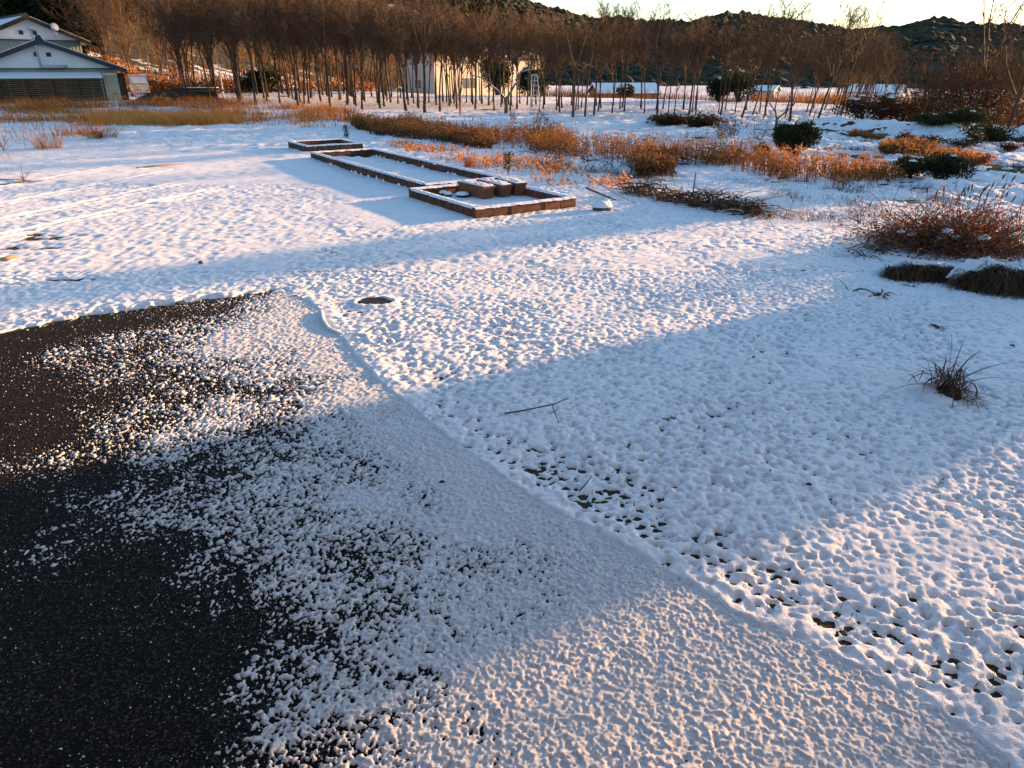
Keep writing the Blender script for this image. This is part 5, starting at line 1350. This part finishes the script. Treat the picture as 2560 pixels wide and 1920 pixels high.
# sparse grass tips poking through the lawn snow
r = np.random.default_rng(3); n = 1500
x = r.uniform(-3, 9, n * 4); y = r.uniform(2, 15, n * 4); k = in_view(x, y, 0) & ~inpoly(x, y, DRIVE) & (polydist(x, y, EDGE) > .25); x = x[k][:n]; y = y[k][:n]; n = len(x)
H = r.uniform(.045, .085, n) * (0.9 + .02 * y)
o = link('grass_tips', blades_mesh('grass_tips', np.stack([x, y, 0 * x], 1), H, r.uniform(.002, .0045, n), H * r.uniform(.2, .8, n), r.uniform(0, 6.28, n), 5), mat_var('lawn_grass', [(.05, .04, .015), (.09, .08, .03), (.16, .12, .05)], .8)); tag(o, 'sparse grass tips poking through the lawn snow', 'grass', kind='stuff')
x = r.uniform(-3, 9, 40000); y = r.uniform(1.6, 9, 40000); e_ = polydist(x, y, EDGE[1:]); k = in_view(x, y, 0) & ~inpoly(x, y, DRIVE) & (e_ > .2) & (e_ < .8) & (r.random(40000) < .8); x = x[k][:4200]; y = y[k][:4200]; n = len(x); H = r.uniform(.015, .05, n)
o = link('grass_tips', blades_mesh('grass_tips', np.stack([x, y, 0 * x], 1), H, r.uniform(.002, .005, n), H * r.uniform(.4, 1.2, n), r.uniform(0, 6.28, n), 6), M['dead_grass']); tag(o, 'dead grass in the bare pits along the driveway edge', 'grass', kind='stuff')
# rough tufts of dead grass through the field snow
P = scatter([(1250, 400), (1650, 440), (2000, 470), (2560, 470), (2700, 700), (2250, 560), (1900, 560), (1640, 470)], 5200, 61, lambda x, y: 0.04 + .96 * clump(x, y, .8, 161, .0, .4)); n = len(P); H = r.uniform(.05, .26, n)
o = link('field_grass', blades_mesh('field_grass', P, H, r.uniform(.004, .010, n), H * r.uniform(.3, 1.1, n), r.uniform(0, 6.28, n), 62), M['dead_grass']); tag(o, 'short dead grass poking through the rough snow behind the brush pile', 'grass', kind='stuff')
P = scatter([(1900, 330), (2700, 345), (2900, 480), (2300, 430), (1950, 400)], 6000, 63, lambda x, y: 0.04 + .96 * clump(x, y, 1.0, 163, .0, .4)); n = len(P); H = r.uniform(.06, .22, n)
o = link('field_grass', blades_mesh('field_grass', P, H, r.uniform(.008, .018, n), H * r.uniform(.3, 1.1, n), r.uniform(0, 6.28, n), 64), M['dead_grass']); tag(o, 'short dead grass over the broken ground below the right bank', 'grass', kind='stuff')
P = scatter([(0, 300), (700, 300), (900, 330), (830, 352), (560, 372), (250, 400), (0, 430), (-200, 430), (-200, 300)], 2600, 65, lambda x, y: 0.04 + .96 * clump(x, y, 1.0, 165, .1, .5)); n = len(P); H = r.uniform(.05, .22, n)
o = link('field_grass', blades_mesh('field_grass', P, H, r.uniform(.006, .014, n), H * r.uniform(.3, 1.1, n), r.uniform(0, 6.28, n), 66), M['straw']); tag(o, 'short straw stubble through the snow below the orange grass', 'grass', kind='stuff')
P = scatter([(560, 262), (1600, 285), (2200, 300), (2200, 250), (1600, 240), (600, 236)], 4500, 67, lambda x, y: 0.03 + .97 * clump(x, y, 1.6, 167, .0, .4)); n = len(P); H = r.uniform(.08, .3, n)
o = link('grove_litter', blades_mesh('grove_litter', P, H, r.uniform(.015, .035, n), H * r.uniform(.5, 1.3, n), r.uniform(0, 6.28, n), 68), M['dead_grass']); tag(o, 'dead grass and twigs on the snow under the grove', 'grass', kind='stuff')

# loose snow grains thinning out over the bare asphalt
r = np.random.default_rng(77); n = 60000; x = r.uniform(-5.5, 1.6, n); y = r.uniform(1.6, 8.8, n)
k = in_view(x, y, .3) & inpoly(x, y, DRIVE); x, y = x[k], y[k]; c = coverage(x, y)
k = r.random(len(x)) < np.clip(.035 + 1.5 * c, 0, .9) * (c < .75); x, y = x[k][:26000], y[k][:26000]; n = len(x)
s_ = r.uniform(.0016, .0045, n) * (1 + .9 * (r.random(n) < .12)) * (.75 + .06 * y); a = r.uniform(0, 6.28, n)
V = np.stack([np.stack([x + np.cos(a + q * 2.094) * s_ * r.uniform(.7, 1.3, n), y + np.sin(a + q * 2.094) * s_ * r.uniform(.7, 1.3, n), np.full(n, .005)], 1) for q in range(3)] + [np.stack([x, y, .007 + s_ * 1.1], 1)], 1).reshape(-1, 3); b = np.arange(n) * 4
Fc = np.concatenate([np.stack([b, b + 1, b + 3], 1), np.stack([b + 1, b + 2, b + 3], 1), np.stack([b + 2, b, b + 3], 1)])
tag(link('snow_grains', mesh_np('snow_grains', V, [Fc]), M['snow_smooth']), 'scattered snow grains over the bare black asphalt', 'snow', kind='stuff')

# bits of grit, stubble and dead grass through the yard snow
r = np.random.default_rng(91); n = 9000; x = r.uniform(-17, -2.5, n); y = r.uniform(8.2, 19, n); k = in_view(x, y, .5) & ~inpoly(x, y, DRIVE) & (polydist(x, y, KERB) > .15) & (r.random(n) < .08 + .92 * clump(x, y, .9, 191, -.05, .4)); x, y = x[k][:3000], y[k][:3000]; n = len(x); H = r.uniform(.02, .055, n)
o = link('stubble', blades_mesh('stubble', np.stack([x, y, 0 * x], 1), H, r.uniform(.004, .012, n), H * r.uniform(.4, 1.6, n), r.uniform(0, 6.28, n), 92, segs=2), M['dead_grass']); tag(o, 'dark grit and stubble showing through the yard snow', 'grass', kind='stuff')

# ------------------------------------------------------------------ far hills and the wooded hillside
RIDGE = [(-900, -120), (-200, -150), (400, -140), (900, -110), (1150, -70), (1250, -30), (1330, 2), (1400, 20), (1460, 38), (1490, 44), (1545, 37), (1590, 46), (1650, 48), (1730, 52), (1760, 40), (1810, 31), (1870, 28), (1920, 38), (2010, 50), (2080, 62), (2130, 70), (2200, 66), (2260, 60), (2300, 50), (2335, 42), (2400, 50), (2445, 62), (2480, 56), (2520, 58), (2600, 68), (2800, 76), (3100, 120), (3600, 140)]
az_t, el_t = [], []
for px, py in RIDGE:
    v = ray(px, py + 6); az_t.append(math.atan2(v[0], v[1])); el_t.append(math.atan2(v[2], math.hypot(v[0], v[1])))
def ridge_z(az, R): return CAM_H + R * np.tan(np.interp(az, az_t, el_t))
na, nr = 260, 26
AZ = np.linspace(-0.95, 0.86, na); RR = np.concatenate([np.linspace(330, 620, 20), np.linspace(660, 1100, 6)])
AA, R2 = np.meshgrid(AZ, RR)
def hill_z(A, R):
    top = ridge_z(A, 600.0); t = np.clip((R - 330) / 270, 0, 1)
    z = -6 + (top + 6) * (t ** 1.15) + (R < 595) * 7 * fbm(A * 500, R, 60, 3, 201) * t * (1 - t) * 4
    return np.where(R > 600, top - (R - 600) * .35, z)
HZ = hill_z(AA, R2)
me = mesh_np('hills', np.stack([(np.sin(AA) * R2).ravel(), (np.cos(AA) * R2).ravel(), HZ.ravel()], 1), [gridfaces(na, len(RR))], True)
M['hill'] = mat('hill', (0.024, 0.024, 0.015), (0.042, 0.036, 0.023), .05, .95, c3=(0.016, 0.022, 0.010), s3=.02)
tag(link('hills', me, M['hill']), kind='structure')
# forest covering the hills: thousands of small crowns
M['far_tree'] = mat_var('far_tree', [(0.022, 0.027, 0.016), (0.038, 0.038, 0.023), (0.060, 0.050, 0.032)], .95)
rg = np.random.default_rng(5)
def crowns(name, X, Y, Z, H, Wd, seed, var):
    n = len(X); r = np.random.default_rng(seed); k = 5
    lv = [(0.0, .7), (.55, 1.0), (1.0, .15)]
    rows = []
    for z, w in lv:
        for j in range(k):
            a = 6.283 * j / k + r.uniform(-.4, .4, n); q = w * Wd * r.uniform(.6, 1.25, n)
            rows.append(np.stack([X + np.cos(a) * q, Y + np.sin(a) * q, Z + H * (z + r.uniform(-.07, .07, n))], 1))
    V = np.stack(rows, 1).reshape(-1, 3); m = k * len(lv); b = np.arange(n) * m; Fs = []
    for l in range(len(lv) - 1):
        for j in range(k): Fs.append(np.stack([b + l * k + j, b + l * k + (j + 1) % k, b + (l + 1) * k + (j + 1) % k, b + (l + 1) * k + j], 1))
    me = mesh_np(name, V, [np.concatenate(Fs)], True); set_var(me, np.repeat(var, m)); return me
n = 6500
A = rg.uniform(-.25, .78, n); R = 335 + 265 * rg.random(n) ** .75
A2 = rg.uniform(-.2, .8, 1100); R_2 = rg.uniform(585, 606, 1100); A = np.concatenate([A, A2]); R = np.concatenate([R, R_2]); n = len(A)
X, Y = np.sin(A) * R, np.cos(A) * R; Z = hill_z(A, R) - 1.0
kind = sstep(-.1, .2, fbm(X, Y, 70, 3, 210)); H = rg.uniform(2.0, 3.4, n) * (.8 + .5 * (rg.random(n) < .08))
o = link('hill_forest', crowns('hill_forest', X, Y, Z, H, rg.uniform(2.4, 4.2, n), 7, np.clip(.55 * kind + rg.normal(.2, .12, n), 0, 1)), M['far_tree']); tag(o, 'dark wooded cover on the far hills', 'forest', kind='stuff')
# pines standing on the ridge line
# nearer hillside behind the barn and grove: brush, bare trees, cedars
def hillside_pts(n, seed, px0, px1, y0, y1, f=None):
    r = np.random.default_rng(seed); out = []
    Y = r.uniform(y0, y1, n * 6); px = r.uniform(px0, px1, n * 6); X = (px - 1280) / F_PX * (Y * CP)
    w = (X + 40) * -0.973 + (Y - 72) * 0.230
    k = w > 3
    if f is not None: k &= r.random(len(X)) < f(X, Y)
    X, Y = X[k][:n], Y[k][:n]; return X, Y, land(X, Y)
X, Y, Z = hillside_pts(12000, 301, -150, 1330, 70, 250, lambda x, y: .15 + .85 * clump(x, y, 9, 301))
n = len(X); r = np.random.default_rng(9); s = np.clip(Y / 90, .8, 2.2)
H = r.uniform(.8, 2.0, n) * s; me = blades_mesh('hillside_brush', np.stack([X, Y, Z], 1), H, r.uniform(.05, .13, n) * s, H * r.uniform(.2, .7, n), r.uniform(0, 6.28, n), 10)
o = link('hillside_brush', me, mat_var('hill_brush', [(0.09, 0.045, 0.018), (0.20, 0.095, 0.034), (0.31, 0.165, 0.06)], .85, .15)); tag(o, 'orange-brown brush covering the hillside behind the barn', 'brush', kind='stuff')
# bright vine-covered bank beside the barn and behind the truck
P = []
for px, py, Y, sx, sz in [(330, 150, 80, 3.2, 2.4), (400, 175, 78, 3.0, 1.8), (290, 150, 84, 3.0, 3.0), (440, 205, 76, 3.5, 1.4), (520, 205, 80, 4, 1.6), (600, 210, 82, 4, 1.5), (700, 215, 84, 5, 1.4), (850, 220, 88, 5, 1.3), (250, 110, 90, 4, 2.8)]:
    c = at(px, py, Y); c.z = landz(c.x, c.y); k = 900; r_ = np.random.default_rng(int(px)); d = r_.normal(size=(k, 3)); d /= np.linalg.norm(d, axis=1)[:, None]; d[:, 2] = np.abs(d[:, 2])
    P.append(np.array([c.x, c.y, c.z]) + d * (r_.random(k) ** .4)[:, None] * np.array([sx, 1.8, sz]))
P = np.concatenate(P); n = len(P); o = link('vine_bank', quads_mesh('vine_bank', P, r.uniform(.25, .6, n), 11, -.5, asp=.35), M['rust']); tag(o, 'rust-orange vine tangle on the bank behind the truck', 'brush', kind='stuff')
def tree_arrays(seed, **k):
    T, C = grow_tree(seed, **k); b = len(T.v); V = np.array(T.v + C.v); F4 = [f for f in T.f if len(f) == 4] + [tuple(i + b for i in f) for f in C.f if len(f) == 4]
    return V, np.array(F4)
FT = [tree_arrays(400 + i, H=9, fork=.22, spread=.55, mains=4, sub=4, tw=3, tr=.10, twr=.030, subtw=0, lift=.10, stems=1 + i % 2) for i in range(4)]
X, Y, Z = hillside_pts(135, 303, -100, 1300, 88, 260)
Vs, Fs, vr = [], [], []; b = 0; rr = random.Random(12)
for x, y, z in zip(X, Y, Z):
    V, Fq = rr.choice(FT); a = rr.uniform(0, 6.28); s = rr.uniform(.6, 1.05) * (.8 + y / 400); ca, sa = math.cos(a) * s, math.sin(a) * s
    W = np.stack([V[:, 0] * ca - V[:, 1] * sa + x, V[:, 0] * sa + V[:, 1] * ca + y, V[:, 2] * s + z], 1); Vs.append(W); Fs.append(Fq + b); b += len(V); vr.append(np.full(len(V), rr.random()))
me = mesh_np('hillside_wood', np.concatenate(Vs), Fs, False); set_var(me, np.concatenate(vr))
o = link('hillside_wood', me, mat_var('hill_twig', [(0.07, 0.042, 0.025), (0.14, 0.08, 0.042), (0.21, 0.12, 0.06)], .9)); tag(o, 'bare brown woodland covering the hillside behind the grove', 'woodland', kind='stuff')
# individual multi-stemmed trees beside the house
big = make_tree('hillside_tree', 'tall many-stemmed bare tree behind the farmhouse right corner', 501, 'bare trees on the bank by the farmhouse', H=11.5, fork=.30, spread=.45, mains=4, sub=6, tw=6, tr=.10, twr=.011, stems=4, lift=.08)
specs = [(318, 120, 88, 1.0), (262, 95, 92, .9), (385, 110, 96, .95), (430, 100, 100, .85)]
labs = ['tall many-stemmed bare tree standing above the vine bank', 'bare tree rising right behind the farmhouse roof', 'sunlit bare tree right of the tallest bank tree', 'bare hillside tree above the truck']
for i, (px, py, Y, s) in enumerate(specs):
    o = big if i == 0 else copy_tree(big); c = at(px, py, Y); place(o, c.x, c.y, i * 1.7, s); o['label'] = labs[i]
# cedars
def cedar(label, px, Y, h, seed, n=5200, w=.22):
    c = at(px, 100, Y); root = empty('cedar_tree', (c.x, c.y, landz(c.x, c.y) - .3)); tag(root, label, 'tree', 'dark cedars on the hillside')
    MB().tube([(0, 0, 0), (0, 0, h * .5), (0, 0, h)], [.016 * h, .012 * h, .002 * h], 7).build('trunk', M['bark'], root)
    r = np.random.default_rng(seed); t = 1 - np.sqrt(r.random(n)) * .9; a = r.uniform(0, 6.28, n); wh = 1 + .25 * np.sin(t * h * 2.2 + np.sin(a * 3))
    q = (1 - t) ** .8 * h * w * r.random(n) ** .4 * wh; C = np.stack([np.cos(a) * q, np.sin(a) * q, t * h - q * .25 + .02 * h], 1)
    D = np.stack([np.cos(a), np.sin(a), -.35 + 0 * a], 1)
    link('crown', quads_mesh('crown', C, r.uniform(.035, .075, n) * h, seed, 0, var=np.clip(r.normal(.35, .25, n), 0, 1), asp=.45, D=D), M['cedar'], root)
for i, (px, Y, h, lab) in enumerate([(-30, 92, 15, 'dark cedar behind the farmhouse at the picture corner'), (30, 96, 15, 'dark cedar just left of the farmhouse ridge'), (90, 98, 14, 'dark cedar above the farmhouse ridge'), (150, 96, 12.5, 'cedar right of the farmhouse ridge'), (205, 104, 11, 'cedar rising above the farmhouse right roof slope'), (1150, 190, 22, 'dark cedar on the hillside above the pale houses, left of three'), (1195, 196, 24, 'dark cedar on the hillside above the pale houses, middle'), (1240, 190, 22, 'dark cedar on the hillside above the pale houses, right of three'), (1302, 185, 20, 'lone dark cedar poking above the grove below the ridge'), (520, 140, 12, 'cedar patch on the hillside above the white pole'), (330, 130, 13, 'cedar deep in the hillside wood above the bank trees')]):
    cedar(lab, px, Y, h, 600 + i)

# thicket and tall bare trees at the right edge
def right_tree(label, px, py, H, seed, **k):
    t = make_tree('thicket_tree', label, seed, 'bare trees of the right thicket', H=H, **k); x, y = g(px, py); place(t, x, y, 0, 1.0); return t
right_tree('tallest bare tree at the right, standing high above the thicket', 2420, 318, 7.6, 701, fork=.30, spread=.5, mains=4, sub=6, tw=5, tr=.10, twr=.009, lean=(.10, 0), lift=.08)
right_tree('leaning bare tree at the right edge of the thicket', 2515, 330, 5.0, 702, fork=.25, spread=.6, mains=5, sub=6, tw=6, tr=.09, twr=.008, lean=(.1, 0), lift=.06)
specs = [(2310, 305, 3.6, 'bare thicket tree next to the valley shed'), (2350, 312, 3.9, 'bare thicket tree left of the tallest one'), (2390, 300, 4.2, 'bare thicket tree behind the tallest one'), (2450, 312, 4.3, 'bare thicket tree right of the tallest one'), (2490, 306, 4.6, 'bare thicket tree behind the leaning one'), (2545, 322, 4.8, 'bare thicket tree at the picture edge'), (2280, 300, 3.0, 'lowest bare thicket tree beside the grove end')]
for i, (px, py, H, lab) in enumerate(specs):
    right_tree(lab, px, py, H, 710 + i, fork=.12, spread=.75, mains=6, sub=6, tw=6, tr=.055, twr=.0075, lift=.05, tw_m='twig')
M['thicket'] = mat_var('thicket', [(0.08, 0.036, 0.016), (0.20, 0.09, 0.034), (0.30, 0.15, 0.055)], .85, .2)
P = []
for px, py, sx, sz in [(2300, 310, 1.5, 1.9), (2340, 310, 1.6, 2.6), (2380, 306, 1.7, 3.2), (2420, 310, 1.7, 3.5), (2470, 308, 1.7, 3.8), (2520, 312, 1.7, 4.0), (2570, 320, 1.6, 4.1)]:
    x, y = g(px, py); k = 4500; r_ = np.random.default_rng(px); d = r_.normal(size=(k, 3)); d /= np.linalg.norm(d, axis=1)[:, None]; d[:, 2] = np.abs(d[:, 2])
    P.append(np.array([x, y, landz(x, y)]) + d * (r_.random(k) ** .5)[:, None] * np.array([sx, 1.2, sz]))
P = np.concatenate(P); o = link('thicket_leaves', quads_mesh('thicket_leaves', P, np.random.default_rng(4).uniform(.08, .22, len(P)), 14, -.4, asp=.3), M['thicket']); tag(o, 'withered brown leaves and vines through the right thicket', 'foliage', kind='stuff')

# ------------------------------------------------------------------ unseen shed and trees added beyond the right picture edge to shade the lawn
SD = Vector((math.cos(SUN_AZ), math.sin(SUN_AZ), 0)); ND = Vector((-SD.y, SD.x, 0))
def shade_at(s, t): p = ND * s + SD * t; return p.x, p.y
def add_shade_shed(label, s0, s1, t, h, depth=4.0):  # made-up building, sized and placed to cast the broad shadow band
    p = shade_at(s0, t); root = empty('shade_shed', (p[0], p[1], landz(*p) - .2), math.atan2(ND.y, ND.x)); tag(root, label, 'shade_shed')
    gable(root, s1 - s0, depth, h * .8, h, M['plaster'], .25, .25, .14)
    window(root, (s1 - s0) * .35, (s1 - s0) * .65, 1.0, 2.0, 0)
add_shade_shed('white storehouse added out of frame to shade the lawn', 2.3, 5.55, 27.0, 5.4)
def add_shade_tree(label, s, t, H, seed):  # made-up bare tree whose crown thins the sun on the lawn
    k = make_tree('added_shade_tree', label, seed, 'bare trees added for shade beyond the right picture edge', H=H, fork=.25, spread=.55, mains=5, sub=7, tw=6, tr=.12, twr=.016, subtw=1, lift=.08); p = shade_at(s, t); place(k, p[0], p[1], seed, 1.0)
for i, (s, t, H) in enumerate([(-2.6, 26, 5.5), (-0.4, 31, 6.0), (1.3, 36, 6.0), (15.6, 56, 7.0)]):
    add_shade_tree(('bare tree added for shade out of frame right, farthest on the near side of the storehouse', 'bare tree added for shade out of frame right, second on the near side of the storehouse', 'bare tree added for shade out of frame right, touching the storehouse shadow', 'bare tree added for shade out of frame right, beyond the cedar')[i], s, t, H, 800 + i)
p = shade_at(10.8, 50); cedar('dense garden cedar added out of frame to shade the lawn', 600, 60, 8.5, 650, 2300, .16); o = bpy.context.scene.objects[[q.name for q in COL.objects if q.get('label', '').startswith('dense garden cedar')][0]]; o.location = (p[0], p[1], landz(*p) - .3); o['group'] = 'trees added for shade beyond the right picture edge'  # unseen cedar added to cast the band in front of the planters

# brown brush behind the right half of the grove
def brush_strip(label, x0, x1, y0, y1, n, hr, seed, m_):
    r = np.random.default_rng(seed); y = r.uniform(y0, y1, n); px = r.uniform(x0, x1, n); x = (px - 1280) / F_PX * (y * CP + 1.1)
    k = r.random(n) < .1 + .9 * clump(x, y, 4.0, seed); x, y = x[k], y[k]; n = len(x); H = r.uniform(*hr, n)
    o = link('brush', blades_mesh('brush', np.stack([x, y, land(x, y)], 1), H, r.uniform(.03, .08, n), H * r.uniform(.1, .6, n), r.uniform(0, 6.28, n), seed), m_); tag(o, label, 'brush', kind='stuff')
brush_strip('rust-brown brush behind the leaning right end of the grove', 1880, 2330, 66, 92, 7000, (.6, 1.5), 71, M['rust'])
brush_strip('dull brown brush beyond the middle of the grove', 1330, 1900, 84, 104, 5000, (.5, 1.4), 72, M['brown_leaf'])
brush_strip('brown scrub across the valley fields', 1350, 2700, 150, 330, 9000, (.6, 1.8), 73, M['brown_leaf'])
# the house the view is taken from, behind the camera
hr_ = empty('dwelling_house', (-8.5, -8.75, 0)); tag(hr_, 'dark-sided dwelling house behind the viewpoint, out of frame', 'house')
M['siding'] = mat('siding', (0.10, 0.085, 0.07), (0.15, 0.13, 0.11), 2.0, .85)
MB().box(0, 13.5, 0, 8.2, -.2, 6.4).build('wall', M['siding'], hr_)
for s_ in (0, 1):
    V = [(-.7, -.7 if s_ == 0 else 9.0, 6.0), (13.2, -.7 if s_ == 0 else 9.0, 6.0), (13.2, 4.1, 8.3), (-.7, 4.1, 8.3)]; mb = MB(); mb.add(V + [(a, b, c + .2) for a, b, c in V], [(0, 1, 2, 3), (7, 6, 5, 4), (0, 4, 5, 1), (1, 5, 6, 2), (2, 6, 7, 3), (3, 7, 4, 0)]); mb.build('roof', M['roof_dark'], hr_)
MB().box(2.5, 11.0, 8.25, 8.95, 1.0, 1.1).build('balcony', M['wood_dark'], hr_)
